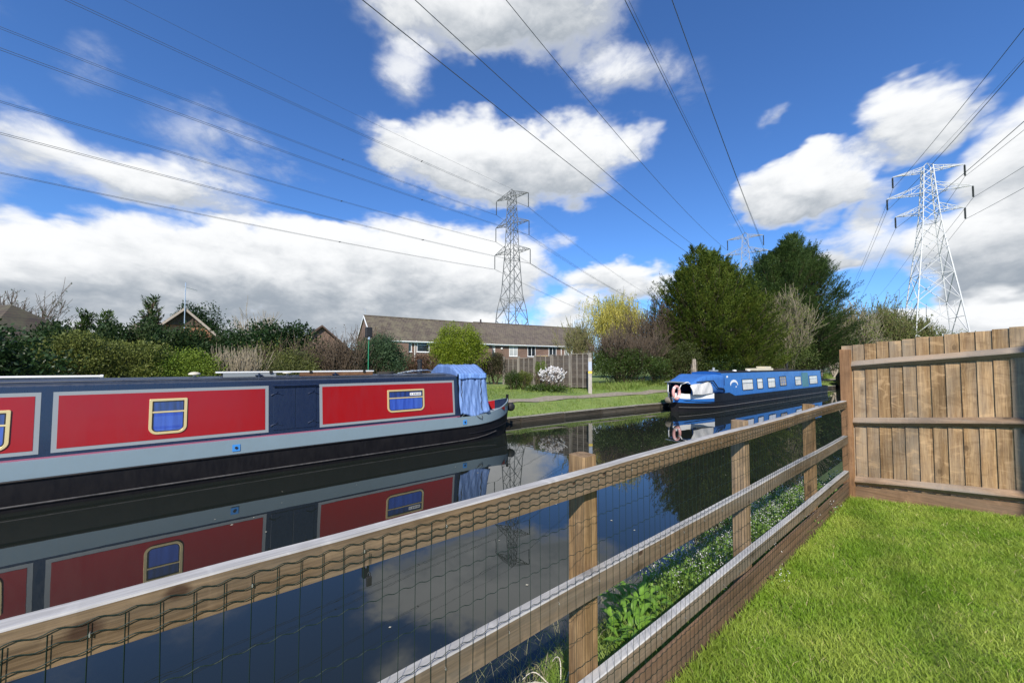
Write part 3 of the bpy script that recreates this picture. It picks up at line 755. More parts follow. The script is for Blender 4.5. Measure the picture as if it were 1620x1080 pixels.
    # cloths over the well deck
    def cover(u, v):
        s = 1-abs(2*v-1); q = min(1, s*2.6); y = (-1 if v < .5 else 1)*(.86-.62*max(0, s*1.6-.6)/1.0) if s < .99 else 0; x = .04+3.1*u
        top = 1.80-.42*max(0, (u-.55)/.45)**1.2
        return (x, y*(1-.25*u*u), .82+(top-.82)*min(1, s*2.4)**.8+.02*math.sin(u*14+v*5))
    cloth_grid('canvas_cover', R, cover, 18, 20, BCLOTH)
    def cover2(u, v):
        x = 1.62+1.75*u; z = .84+.62*v-.16*u*u*v; return (x, near*((.97-.14*u*u)-.10*v*v+.025*math.sin(u*13+v*5)*(.3+v)), z+.015*math.sin(u*9))
    cloth_grid('white_cover', R, cover2, 18, 20, WCLOTH)
    m = MB(); m.tube([(.18, .92*near, .9), (.30, .92*near, 1.05), (.95, .93*near, 1.12), (1.45, .92*near, 1.50), (3.0, .86*near, 1.46)], .03, 6); m.build('cover_hoop', DARKIN, R)
    for sg in (-1, 1):
        m = MB(); m.tube([(3.75, sg*.25, .95), (3.55, sg*.35, 1.36), (3.2, sg*.5, 1.46), (2.9, sg*.6, 1.25)], .022, 6); m.build('bow_rail', WHITEP, R)
    m = MB(); m.box((3.0, -.45, 1.44), (3.7, .45, 1.47)); m.build('bow_shelf', ALU, R)
    # roof clutter fixed to this boat
    m = MB(); m.tube([(-12.1, 0, 1.9), (-12.1, 0, 2.55)], .08, 10); m.tube([(-12.1, 0, 2.5), (-12.1, 0, 2.55)], .14, 10); m.build('chimney', DARKIN, R)
    for x in (-3.0, -5.0):
        m = MB(); m.tube([(x, .1, 1.9), (x, .1, 2.02)], [.14, .10], 10); m.build('mushroom_vent', WHITEP, R)
    # things lying on its roof
    def on(x, y, z): v = Matrix.Rotation(ang, 3, 'Z') @ Vector((x, y, 0)); return (c.x+v.x, c.y+v.y, z)
    r = thing('roof_box', on(-7.0, 0, 1.95), ang, 'cream crates stacked in the middle of the blue narrowboat roof', 'crates')
    CR = paint('cream_crate', (.62, .56, .42), .6, .4)
    m = MB(); m.box((-1.4, -.35, 0), (1.3, .35, .14)); m.build('crate', CR, r, bevel=.01)
    m = MB(); m.box((-1.2, -.3, .142), (-.3, .3, .26)); m.build('crate', CR, r, bevel=.01)
    r = thing('roof_vent_hood', on(-.35, 0.1, 1.95), ang, 'silver cowl vent at the left end of the blue narrowboat roof', 'vent')
    m = MB(); m.box((-.25, -.15, 0), (.25, .15, .08)); m.build('cowl_base', ALU, r, bevel=.01)
    m = MB(); m.tube([(0, 0, .08), (0, 0, .22)], .07, 10); m.build('cowl', ALU, r)
    m = MB(); m.box((-1.9, -.25, 0), (1.9, .25, .05)); m.box((-1.2, -.2, .05), (.3, .2, .11))
    o = m.build('firewood_pile', WD_DARK); o.location = on(-10.2, 0, 1.95); o.rotation_euler.z = ang; tag(o, 'flat pile of dark boards beside the chimney on the blue narrowboat roof', 'boards')
    # life ring hung at the bow and round bow fender
    r = thing('lifebelt', on(4.12, near*.30, .92), ang, 'faded pink lifebelt hung over the bow of the blue narrowboat', 'lifebelt')
    m = MB(); q = [(0, 0, .36)]
    m.tube([(.30*math.cos(t)*.92, near*.10*(1-.0*math.sin(t)), .30*math.sin(t)+.05) for t in np.linspace(0, 2*math.pi, 29)[:-1]], .068, 10, closed=True); m.build('ring', PINKR, r, smooth='auto')
    for t in (.8, 2.4, 3.9, 5.5):
        m = MB(); p0 = Vector((.30*math.cos(t)*.92, near*.10, .30*math.sin(t)+.05)); e_ = Vector((-math.sin(t), 0, math.cos(t)))*.03
        m.tube([p0-e_, p0+e_], .073, 10); m.build('ring_band', WHITEP, r)
    m = MB(); m.tube([(4.10, .16*math.cos(a_), .58) for a_ in np.linspace(0, math.pi, 9)], [.08, .13, .15, .16, .16, .16, .15, .13, .08], 10); o = m.build('bow_fender', paint('old_rope', (.20, .17, .13), .9, .4), R, smooth='auto')
blue_boat()
def third_boat():
    # only its dark bow shows beyond the corner post
    ang = math.radians(176.5); c = W(1352, 38.5, 0); 
    R = thing('narrowboat', (c.x, c.y+.35, 0), ang, 'black bow of a moored boat just left of the tall fence post', 'narrowboat')
    hull(R, -12, 2.6, 1.0, .95, .75, .6, [BLACK, BLACK, BLACK])
    cabin(R, -10, -.4, .86, .8, .93, 2.0, [BLACK, DARKIN], .09)
    m = MB(); m.box((1.0, -.5, 1.35), (2.0, .5, 1.5)); m.build('locker', WHITEP, R, bevel=.03)
third_boat()
# ================================================================ garden fences
SUNTOP = wood('bleached_sunlit_top', (.50, .485, .465), (.28, .27, .26), 'x', (.44, .44, .43), .5, .5, 1.0)  # rail tops: bleached wood, with the sun's glare painted into the pale colour
def rail_spot(px, py, r):
    t = tpx(px, 1.06); F = CA*t+SA*1.06; return (t, 1.06, zrow(py, F), r)
RAILW = wood('weathered_rail', (.25, .165, .092), (.105, .066, .034), 'x', (.20, .18, .15), .6, .7, spots=[rail_spot(*q) for q in ((150, 985, .016), (292, 928, .013), (955, 747, .009), (907, 762, .006), (1040, 712, .008), (1086, 697, .007), (728, 1010, .010), (1010, 868, .012), (1180, 790, .010))])
POSTW = wood('weathered_post', (.36, .225, .105), (.13, .074, .032), 'z', (.22, .19, .15), .4, .9)
GRAVELW = wood('gravel_board_timber', (.25, .140, .075), (.13, .070, .038), 'x', (.17, .14, .11), .4, .5)
BOARDW = wood('featheredge_board', (.46, .295, .145), (.22, .125, .055), 'z', (.36, .32, .26), .5, .8, ks=(3.2, 6), fig=1.0)
RAILY = wood('arris_rail_timber', (.33, .215, .125), (.18, .11, .06), 'y', (.30, .27, .23), .7, .9)
GRAVELY = wood('gravel_board_side', (.29, .165, .085), (.155, .085, .042), 'y', (.20, .16, .12), .4, .7)
CPOST = wood('stained_post', (.34, .18, .085), (.20, .10, .045), 'z', (.2, .15, .1), .25, .8)
WIRE = paint('green_coated_wire', (.006, .018, .013), .6, .1, .25)
GALV = paint('galvanised', (.5, .5, .48), .4, .3, metallic=.6)
DF = 1.06; TC = 6.41; SP = 1.75
def canal_fence():
    R = thing('post_and_rail_fence', (TC, DF, LAWN0), 0, 'low three-rail timber fence with green wire mesh running along the canal side of the lawn', 'fence')
    ex = EYE-LAWN0                                      # eye above the lawn here
    x0, x1 = -9.5, -.052
    def rail(name, ztop, h, th, mat, y0=0.0, parts=((x0, x1),)):
        for a, b in parts:
            m = MB(); n = max(2, int((b-a)/.22)); V = []
            rr = random.Random(int(ztop*1000))
            for i in range(n+1):
                x = a+(b-a)*i/n; w = .003*math.sin(x*2.3+ztop*9)+rr.uniform(-.0012, .0012)
                c = .004
                for y, z in ((y0+c, ztop), (y0+th-c, ztop), (y0+th, ztop-c), (y0+th, ztop-h), (y0, ztop-h), (y0, ztop-c)):
                    V.append((x, y, z+w))
            m.add(V, [(i*6+j, i*6+(j+1) % 6, (i+1)*6+(j+1) % 6, (i+1)*6+j) for i in range(n) for j in range(6)]+[(5,4,3,2,1,0), tuple(n*6+j for j in range(6))])
            o = m.build(name, [mat, SUNTOP] if name == 'rail' else mat, R)
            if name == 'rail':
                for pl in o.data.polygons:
                    if pl.normal.z > .6: pl.material_index = 1  # upward faces take the bleached timber with painted sun glare
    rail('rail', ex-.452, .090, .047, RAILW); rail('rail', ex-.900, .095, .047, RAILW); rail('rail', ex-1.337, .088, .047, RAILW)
    rail('gravel_board', ex-1.482, .22, .020, GRAVELW, .006)
    for i, x in enumerate((0, -1.36, -3.23, -5.05, -6.87, -8.69)):
        if i == 0: continue
        m = MB(); h = ex-.452+.030+(.012 if i == 3 else 0); w = .048; xx = x
        nseg = 14; V = []
        for k in range(nseg+1):
            z = -.5+(h+.5)*k/nseg
            if k == nseg: z = h
            b = .006 if k < nseg else .011
            for px_, py_ in ((-w+b, 0), (w-b, 0), (w, b), (w, 2*w-b), (w-b, 2*w), (-w+b, 2*w), (-w, 2*w-b), (-w, b)): V.append((xx+px_+.002*math.sin(z*5+i), .0485+py_, z))
        m.add(V, [(k*8+j, k*8+(j+1) % 8, (k+1)*8+(j+1) % 8, (k+1)*8+j) for k in range(nseg) for j in range(8)]+[tuple(nseg*8+j for j in range(8))])
        m.build('post', POSTW, R)
    # welded wire mesh with crimped line wires, stapled to the garden face of the rails
    ztops = [ex-.452-.022-.0265*k for k in range(3)]; z = ztops[-1]
    rows = list(ztops)
    while z > .08: z -= .118 if z > .28 else .06; rows.append(z)
    rows[-1] = max(rows[-1], .03)
    m = MB(); pitch = .0500; n = int((x1-x0)/pitch); xw = x1-.01
    rr = random.Random(5)
    for k, zr in enumerate(rows):
        pts = []
        xs = np.arange(x0, x1-.005, pitch/6)
        for i, x in enumerate(xs):
            ph = (x-xw)/pitch*2*math.pi; drift = .004*math.sin(x*1.1+k)+.003*math.sin(x*2.7+2*k)
            pts.append((x, -.0045-.0008*math.sin(x*3+k), zr+drift+.0032*math.sin(ph)))
        m.tube(pts, .00115, 4, caps=False)
    for i in range(n):
        x = xw-i*pitch; pts = []
        for k in range(9):
            z = rows[-1]+(rows[0]-rows[-1])*k/8
            pts.append((x+.0015*math.sin(z*7+i*.9)+rr.uniform(-.0006, .0006), -.0045, z+(.004*math.sin(x*1.1) if k == 8 else 0)))
        m.tube(pts, .0010, 4, caps=False)
    m.build('wire_mesh', WIRE, R)
    m = MB()
    for i in range(0, n, 5):
        x = xw-i*pitch
        for zr in (rows[1], ex-.93, ex-1.395):
            m.tube([(x+.002, .002, zr+.004), (x+.002, -.006, zr+.003), (x+.002, -.006, zr-.003), (x+.002, .002, zr-.004)], .0011, 4)
    st = m.build('staple', GALV, R); st['kind'] = 'stuff'
    # padlock hooked on the mesh
    t = tpx(586, DF+.004); P = thing('padlock', (t, DF-.008, EYE-.452-.112), 0, 'small dark padlock hanging from the wire mesh just below the top rail', 'padlock')
    m = MB(); m.box((-.011, -.006, -.045), (.011, .006, -.008)); m.build('lock_body', DARKIN, P, bevel=.002)
    m = MB(); m.tube([(-.006, 0, -.012), (-.006, 0, .004), (0, 0, .012), (.006, 0, .004), (.006, 0, -.012)], .0018, 6); m.build('shackle', DARKIN, P)
    m = MB(); m.tube([(0, .002, .010), (.002, .003, .06), (.004, .004, .085)], .0014, 5); m.build('hook_wire', WIRE, P); P.scale = (.62, .62, .66)
canal_fence()
def garden_fence():
    # closeboard fence seen from its rail side; it climbs with the lawn away from the water
    R = thing('closeboard_fence', (TC, DF, EYE), 0, 'tall closeboard timber fence with three rails closing the right side of the lawn', 'fence')
    k = SLOPE; y1 = .05; Y0 = -4.6
    m = MB(); y = y1; i = 0; rr = random.Random(9)
    # boards overlap: thin edge tucked under the next board's thick edge
    while y > Y0:
        w = .122; dz = rr.uniform(-.006, .006); top0 = .250-y*k+dz; bot = -1.535
        ya, yb = y, y-w
        xa, xb = .044, .056
        pr = [(xa-.001, ya), (xa+.012, ya), (xb+.003, yb), (xb-.002, yb)]
        V = [(px_, py_, bot-py_*k) for px_, py_ in pr]+[(px_, py_, top0+(ya-py_)*k*.3) for px_, py_ in pr]
        m.add(V, [(3,2,1,0),(4,5,6,7),(0,1,5,4),(1,2,6,5),(2,3,7,6),(3,0,4,7)])
        y -= .111; i += 1
    m.build('board_panel', BOARDW, R)
    for h in (.015, -.700, -1.435):       # arris rails: two sloping faces meeting at a front edge
        m = MB(); V = []; n = 12
        for j in range(n+1):
            yy = y1-.09+(Y0-y1+.09)*j/n; z = h-yy*k+.0035*math.sin(j*1.9+h*5)
            for dx, dz in ((.041, .026), (-.012, -.022), (-.014, -.036), (.036, -.078)): V.append((dx, yy, z+dz))
        m.add(V, [(j*4+q, j*4+(q+1) % 4, (j+1)*4+(q+1) % 4, (j+1)*4+q) for j in range(n) for q in range(4)]+[(3,2,1,0), tuple(n*4+q for q in range(4))])
        m.build('arris_rail', RAILY, R)
    m = MB(); V = []
    for yy in (y1-.07, Y0):
        for dx, dz in ((.020, -1.54), (.045, -1.54), (.045, -1.80), (.020, -1.80)): V.append((dx, yy, dz-yy*k))
    m.add(V, [(q, (q+1) % 4, (q+1) % 4+4, q+4) for q in range(4)]+[(3,2,1,0), (4,5,6,7)]); m.build('gravel_board', GRAVELY, R)
    m = MB(); m.box((-.050, -.045, -2.3), (.047, .060, .196)); m.build('post', CPOST, R, bevel=.006)
    m = MB(); m.box((-.030, Y0-.1, -2.3), (.060, Y0-.002, .7)); m.build('post', CPOST, R, bevel=.006)
garden_fence()
def own_house():
    # the house behind the viewer, whose gable throws the shade at the right end of the fence
    bm = Mat('garden_house_brick'); br = bm.N.new('ShaderNodeTexBrick'); bm.L.new(bm.tc.outputs['Object'], br.inputs['Vector']); 
    br.inputs['Scale'].default_value = 1; br.inputs['Color1'].default_value = (.30, .11, .06, 1); br.inputs['Color2'].default_value = (.22, .08, .05, 1); br.inputs['Mortar'].default_value = (.35, .32, .28, 1)
    br.inputs['Brick Width'].default_value = .225; br.inputs['Row Height'].default_value = .075; br.inputs['Mortar Size'].default_value = .01
    bm.set(Base_Color=br.outputs['Color'], Roughness=.9)
    R = thing('brick_house', (2.12, -4.55, 0), 0, 'brick house behind the viewer, its shade falling on the fence end', 'house')
    m = MB(); m.box((0, -8, -.5), (9, 0, 7.40)); m.add([(0, 0, 7.40), (0, -8, 7.40), (0, -4, 11.9), (9, 0, 7.40), (9, -8, 7.40), (9, -4, 11.9)], [(0,1,2), (3,5,4), (0,2,5,3), (1,4,5,2)]); m.build('wall', bm.m, R)
    rf = paint('dark_roof_tiles', (.06, .045, .04), .8, .3, bump=.4)
    m = MB()
    for s in (0, -8):
        yo = .02 if s == 0 else -8.02
        m.add([(-.0, yo, 7.36), (9.06, yo, 7.36), (9.06, -4, 11.95), (-.0, -4, 11.95), (-.0, yo, 7.28), (9.06, yo, 7.28), (9.06, -4, 11.87), (-.0, -4, 11.87)], [(0,1,2,3),(7,6,5,4),(0,4,5,1),(1,5,6,2),(2,6,7,3),(3,7,4,0)])
    m.build('roof', rf, R)
    for x in (1.2, 5.8):
        for z in (1.6, 4.3):
            f = MB(); f.box((x, -.03, z), (x+1.6, .05, z+1.2)); w = f.build('window', WHITEP, R, bevel=.01)
            g = MB(); g.box((x+.08, .052, z+.08), (x+.76, .06, z+1.12)); g.box((x+.84, .052, z+.08), (x+1.52, .06, z+1.12)); g.build('pane', TOPGL, w)
own_house()
# ================================================================ lawn turf
def blades(name, pts, hmin, hmax, wid, mat, lean=.35, seed=1, nseg=2, z0=None, kind='stuff', label=None, cat=None):
    r = np.random.default_rng(seed); n = len(pts)
    a = r.uniform(0, 2*np.pi, n); h = r.uniform(hmin, hmax, n)*(.7+.6*r.random(n)); w = wid*(.6+.8*r.random(n))
    la = r.uniform(0, 2*np.pi, n); l = lean*h*(.3+r.random(n))
    dx, dy = np.cos(a)*w/2, np.sin(a)*w/2; lx, ly = np.cos(la)*l, np.sin(la)*l
    P = np.asarray(pts)
    v = np.empty((n, 5, 3))
    v[:, 0] = P+np.stack([-dx, -dy, 0*h], 1); v[:, 1] = P+np.stack([dx, dy, 0*h], 1)
    v[:, 2] = P+np.stack([dx*.75+lx*.35, dy*.75+ly*.35, h*.6], 1); v[:, 3] = P+np.stack([-dx*.75+lx*.35, -dy*.75+ly*.35, h*.6], 1)
    v[:, 4] = P+np.stack([lx, ly, h*.96], 1)
    b = np.arange(n)*5
    q = np.stack([b, b+1, b+2, b+3], 1); t = np.stack([b+3, b+2, b+4], 1)
    o = fast_mesh(name, v.reshape(-1, 3), q, t, mat)
    o['kind'] = kind
    if label: o['label'] = label
    if cat: o['category'] = cat
    return o
LAWNG = foliage('lawn_blade', (.265, .42, .036), (.155, .275, .024), (.38, .47, .08), .35, .5, 2.4)
def lawn_grass():
    r = np.random.default_rng(2); P = []
    for (t0, t1, d0, d1, dens) in ((-.6, 6.36, -4.2, 1.04, 17000),):
        n = int((t1-t0)*(d1-d0)*dens); x = r.uniform(t0, t1, n); y = r.uniform(d0, d1, n)
        X = SA*x-CA*y; F = CA*x+SA*y; rr = X/np.maximum(F, .05)
        ok = ((F > 1.0) & (rr < 1.5) & (rr > .05)) | (r.random(n) < .22); x, y, F = x[ok], y[ok], F[ok]
        keep = r.random(len(x)) < np.clip(1.25-(F-1.5)*.10, .45, 1); P.append(np.stack([x[keep], y[keep]], 1))
    P = np.concatenate(P); z = LAWN0+SLOPE*(1.06-P[:, 1])
    # uneven turf: patchy height
    pts = np.stack([P[:, 0], P[:, 1], z], 1)
    k = np.sin(P[:, 0]*3.1+np.sin(P[:, 1]*4))*np.sin(P[:, 1]*3.7+1+np.sin(P[:, 0]*2.3))
    a = k > -.1
    blades('lawn_grass', pts[a], .026, .054, .0038, LAWNG, .9, 3)
    n_ = 2600; tx = r.uniform(1.2, 6.3, n_); yy = 1.045-r.random(n_)**2*.09; blades('fence_foot_grass', np.stack([tx, yy, LAWN0+SLOPE*(1.06-yy)], 1), .03, .07, .004, LAWNG, .9, 8)
    n_ = 1500; ty = r.uniform(-2.4, 1.0, n_); xx = 6.40-r.random(n_)**2*.10; blades('fence_foot_grass', np.stack([xx, ty, LAWN0+SLOPE*(1.06-ty)], 1), .025, .05, .004, LAWNG, .9, 9)
    s_ = r.random(len(pts)) < .03
    blades('dry_grass', pts[s_], .02, .045, .004, foliage('straw_blade', (.50, .42, .18), (.40, .34, .14), (.55, .50, .25), .2, .7), 1.2, 5)
    blades('lawn_grass', pts[~a], .020, .042, .0036, LAWNG, 1.0, 4)
lawn_grass()
def meadow_grass():
    r = np.random.default_rng(5); n = 60000
    t = r.uniform(6, 60, n)**1.0; o = r.uniform(.12, 6, n)**1.0
    P = []
    for a, b in zip(t, o):
        if 1.02 < b < 1.78 and random.random() < .93: continue
        F = CA*a+SA*12
        if random.random() > min(1, 22/F): continue
        z = bank_z(b)+.03*math.sin(a*1.7+b*2.1)+.02*math.sin(a*3.9-b*3); P.append((a, edge_d(a)+b, z-.01))
    G = foliage('bank_grass', (.18, .27, .045), (.12, .19, .03), (.24, .29, .08), .3, .6, 1.1)
    blades('bank_grass', np.array(P), .05, .12, .022, G, .7, 6)
    # long grass fringe at the edging and around the trees
    n = 5000; t = r.uniform(8, 48, n); P = [(a, edge_d(a)+random.uniform(-.02, .12), .20) for a in t if math.sin(a*3.1)+math.sin(a*1.3) > -.3]
    blades('bank_grass', np.array(P), .05, .14, .014, G, .9, 7)
    n = 16000; P = []
    for a, b in zip(r.uniform(17, 62, n), r.uniform(1.9, 3.6, n)):
        if b > 2.2+.5*math.sin(a*.9): P.append((a, edge_d(a)+b, bank_z(b)-.01))
    blades('bank_grass', np.array(P), .14, .42, .03, G, .6, 8)
meadow_grass()
# ================================================================ buildings beyond the bank
def brick_mat(name, c1, c2, mort):
    m = Mat(name); v = m.tc.outputs['Object']
    # brick courses on upright faces whichever way they look
    sp = m.N.new('ShaderNodeSeparateXYZ'); m.L.new(v, sp.inputs[0]); cb = m.N.new('ShaderNodeCombineXYZ')
    m.L.new(m.math('ADD', sp.outputs[0], sp.outputs[1]), cb.inputs[0]); m.L.new(sp.outputs[2], cb.inputs[1])
    br = m.N.new('ShaderNodeTexBrick'); m.L.new(cb.outputs[0], br.inputs['Vector']); br.inputs['Scale'].default_value = 1
    br.inputs['Brick Width'].default_value = .23; br.inputs['Row Height'].default_value = .076; br.inputs['Mortar Size'].default_value = .009
    for k, c in (('Color1', c1), ('Color2', c2), ('Mortar', mort)): br.inputs[k].default_value = (*c, 1)
    n = m.noise(v, .8, 5, .6); m.set(Base_Color=m.mix(m.math('MULTIPLY', n, .5), br.outputs['Color'], tuple(x*.6 for x in c2)), Roughness=.9)
    return m.m
def tile_mat(name, c1, c2, moss):
    m = Mat(name); v = m.tc.outputs['Object']
    br = m.N.new('ShaderNodeTexBrick'); m.L.new(m.map(v, (1, 1, 1)), br.inputs['Vector']); br.inputs['Scale'].default_value = 1
    sp = m.N.new('ShaderNodeSeparateXYZ'); m.L.new(v, sp.inputs[0]); cb = m.N.new('ShaderNodeCombineXYZ'); m.L.new(sp.outputs[0], cb.inputs[0]); m.L.new(sp.outputs[2], cb.inputs[1]); m.L.new(cb.outputs[0], br.inputs['Vector'])
    br.inputs['Brick Width'].default_value = .34; br.inputs['Row Height'].default_value = .20; br.inputs['Mortar Size'].default_value = .028; br.inputs['Mortar Smooth'].default_value = .4
    br.inputs['Color1'].default_value = (*c1, 1); br.inputs['Color2'].default_value = (*c2, 1); br.inputs['Mortar'].default_value = (.028, .024, .02, 1)
    n = m.noise(m.map(v, (1, 1, .6)), 1.1, 6, .7); n2 = m.noise(v, 5, 3, .6)
    c = m.mix(m.math('MULTIPLY', m.ramp(n, .42, .62), .75), br.outputs['Color'], moss); c = m.mix(m.math('MULTIPLY', m.ramp(n2, .4, .7), .35), c, (.05, .04, .035))
    m.set(Base_Color=c, Roughness=.9); m.bump(br.outputs['Fac'], -.5, .03)
    return m.m
BRICK = brick_mat('red_brown_brick', (.21, .108, .072), (.14, .078, .055), (.26, .22, .18))
BRICKO = brick_mat('orange_brick', (.40, .16, .075), (.32, .12, .06), (.36, .28, .2))
TILE = tile_mat('brown_roof_tile', (.135, .105, .078), (.095, .070, .052), (.16, .14, .085))
TILE2 = tile_mat('grey_brown_roof_tile', (.160, .125, .100), (.115, .088, .070), (.15, .125, .085))
TILEB = tile_mat('dark_brown_roof_tile', (.095, .066, .045), (.065, .045, .032), (.09, .085, .045))
TILER = tile_mat('red_brown_roof_tile', (.13, .065, .045), (.09, .045, .033), (.11, .09, .06))
UPVC = paint('white_plastic_trim', (.78, .78, .76), .4, .15)
GLASSD = Mat('dark_window_glass'); GLASSD.set(Base_Color=(.02, .025, .03), Roughness=.05); GLASSD.b.inputs['Specular IOR Level'].default_value = .8; GLASSD = GLASSD.m
GLASSC = paint('net_curtained_glass', (.42, .43, .42), .2, .3)
def gable_block(R, L, D, eave, ridge, wallm, roofm, over=.35, verge=.12):
    """front faces -y at y=0; ridge along x; roof slabs with real thickness"""
    h = D/2
    m = MB(); m.add([(0,0,-1),(L,0,-1),(L,D,-1),(0,D,-1),(0,0,eave),(L,0,eave),(L,D,eave),(0,D,eave),(0,h,ridge-.12),(L,h,ridge-.12)],
        [(0,1,5,4),(2,3,7,6),(3,0,4,8,7),(1,2,6,9,5),(3,2,1,0),(4,5,9,8),(6,7,8,9)]); m.build('wall', wallm, R)
    m = MB(); s = (ridge-eave)/h
    for sg, yo in ((-1, -over), (1, D+over)):
        ze = eave-s*over+.05; V = []
        for dz in (0, -.14):
            V += [(-verge, yo, ze+dz), (L+verge, yo, ze+dz), (L+verge, h, ridge+dz+.05), (-verge, h, ridge+dz+.05)]
        m.add(V, [(0,1,2,3),(7,6,5,4),(0,4,5,1),(1,5,6,2),(2,6,7,3),(3,7,4,0)])
    rf = m.build('roof', roofm, R)
    m = MB(); m.tube([(-verge, h, ridge+.06), (L+verge, h, ridge+.06)], .10, 8); m.build('ridge_tile', roofm, rf)
    m = MB(); m.box((-verge, -over-.02, eave-s*over-.20), (L+verge, -over+.02, eave-s*over+.0)); m.box((-verge, -over-.12, eave-s*over-.10), (L+verge, -over-.021, eave-s*over-.02)); m.build('gutter', UPVC, R)
    return s
def house_window(R, x0, x1, z0, z1, kind=0, y=0.0):
    m = MB(); f = .07
    for a in ((x0, z0, x1, z0+f), (x0, z1-f, x1, z1), (x0, z0+f, x0+f, z1-f), (x1-f, z0+f, x1, z1-f)): m.box((a[0], y-.05, a[1]), (a[2], y+.03, a[3]))
    if kind in (0, 2): m.box((x0+f, y-.045, z0+(z1-z0)*.62), (x1-f, y+.03, z0+(z1-z0)*.62+.06))
    if kind in (1, 2): m.box(((x0+x1)/2-.04, y-.045, z0+f), ((x0+x1)/2+.04, y+.03, z1-f))
    w = m.build('window', UPVC, R, bevel=.006)
    g = MB(); g.box((x0+f, y-.02, z0+f), (x1-f, y-.012, z1-f)); g.build('pane', GLASSC if kind == 2 else GLASSD, w)
    s = MB(); s.box((x0-.05, y-.10, z0-.06), (x1+.05, y-.001, z0-.001)); s.build('sill', UPVC, w)
def houses():
    # first block of the terrace
    a = W(588, 42.0, 1.0); b = W(779, 50.5, 1.0); v = b-a; L = v.length; ang = math.atan2(v.y, v.x)
    R = thing('terraced_house', a, ang, 'nearer brick terrace block with a mossy brown roof, behind the round yellow-green tree', 'house')
    ev, rd = 4.35, 7.15
    gable_block(R, L, 7.6, ev, rd, BRICK, TILE)
    def X(px): # local x of a column on the front wall
        r = (px-810)/600; d = Vector((SA*r+CA, -CA*r+SA)); u = Vector((math.cos(ang), math.sin(ang)))
        A = np.array([[u.x, -d.x], [u.y, -d.y]]); s = np.linalg.solve(A, np.array([-a.x, -a.y])); return float(s[0])
    house_window(R, X(659), X(679), 2.85, 4.12, 0); house_window(R, X(640), X(651), 2.85, 4.12, 0); house_window(R, X(725), X(742), 2.85, 4.12, 0)
    house_window(R, X(660), X(682), .6, 2.0, 0)
    m = MB(); m.tube([(X(656), -.06, -.9), (X(656), -.06, 3.9), (X(657.5), -.34, 4.15)], .045, 8); m.build('downpipe', UPVC, R)
    m = MB(); m.box((X(617), -.3, -.9), (X(645), -.01, 3.95)); m.build('porch_panel', BRICK, R)
    m = MB(); m.tube([(.05, 3.8, rd), (.05, 3.8, rd+.9)], .02, 6); m.tube([(-.2, 3.8, rd+.8), (.3, 3.8, rd+.8)], .012, 5); m.build('aerial', ALU, R)
    for sx in (-.13, ):
        m = MB(); m.beam((sx, -.35, ev-.28), (sx, 3.8, rd-.03), .05, .22); m.beam((sx, 7.95, ev-.28), (sx, 3.8, rd-.03), .05, .22); m.build('bargeboard', UPVC, R)
    # second block
    a = W(768, 52.0, 1.0); b = W(938, 61.5, 1.0); v = b-a; L = v.length; ang = math.atan2(v.y, v.x)
    R = thing('terraced_house', a, ang, 'farther brick terrace block with many white upper windows, behind the weathered panel fence', 'house')
    ev, rd = 4.45, 7.5
    def X(px, a=a, ang=ang):
        r = (px-810)/600; d = Vector((SA*r+CA, -CA*r+SA)); u = Vector((math.cos(ang), math.sin(ang)))
        A = np.array([[u.x, -d.x], [u.y, -d.y]]); return float(np.linalg.solve(A, np.array([-a.x, -a.y]))[0])
    gable_block(R, L, 7.8, ev, rd, BRICK, TILE2)
    for x0, x1, k in ((770.5, 783, 2), (805.5, 818.5, 2), (834.5, 847, 1), (868, 880, 1), (893, 905.5, 2), (921, 932, 2)): house_window(R, X(x0), X(x1), 2.55, 4.05, k)
    for px in (768.8, 887.5): m = MB(); m.tube([(X(px), -.06, -.9), (X(px), -.06, 3.9), (X(px)+.2, -.34, 4.2)], .05, 8); m.build('downpipe', UPVC, R)
    m = MB(); m.box((X(832), -2.2, 2.0), (X(888), -.01, 2.25)); m.build('lean_to_roof', paint('dark_felt', (.05, .03, .028), .9), R)
    m = MB(); m.box((X(834), -2.0, -.5), (X(886), -.012, 1.99)); m.build('lean_to_wall', BRICK, R)
    m = MB(); m.box((X(848), -.06, 2.62), (X(866), -.005, 2.72)); m.build('ledge', paint('yellow_board', (.65, .45, .2), .6), R)
    m = MB(); m.tube([(X(793.5), -.12, 3.62), (X(793.5), -.02, 3.62)], [.12, .16], 12); m.build('satellite_dish', UPVC, R)
    m = MB(); m.tube([(X(779), 3.9, rd-.1), (X(779), 3.9, rd+.55)], [.16, .11], 8); m.build('chimney_pot', paint('black_clay', (.03, .02, .02), .8), R)
    # brick house with a steep gable, left
    a = W(290, 31, 1.0); ang = math.atan2(a.y, a.x)-math.pi/2
    R = thing('gabled_house', a, ang, 'orange brick gable end with a steep pale-edged roof showing over the dark hedge', 'house')
    ap = zrow(489, 31)-1.0; hw = 3.1; ev = ap-3.1
    m = MB(); m.prism([(-hw, -1), (hw, -1), (hw, ev), (0, ap-.1), (-hw, ev)], 0, 9, 'y'); m.build('wall', BRICKO, R)
    m = MB()
    for s in (-1, 1):
        V = []
        for dz in (.0, -.14): V += [(0, -.55, ap+.08+dz), (0, 9, ap+.08+dz), (s*(hw+.5), 9, ev-.42+dz), (s*(hw+.5), -.55, ev-.42+dz)]
        m.add(V, [(0,1,2,3),(7,6,5,4),(0,4,5,1),(1,5,6,2),(2,6,7,3),(3,7,4,0)])
    m.build('roof', TILER, R)
    m = MB(); PALE = paint('pale_bargeboard', (.42, .34, .27), .6, .4)
    for s in (-1, 1): m.beam((0, -.58, ap+.0), (s*(hw+.5), -.58, ev-.50), .05, .17)
    m.build('bargeboard', PALE, R)
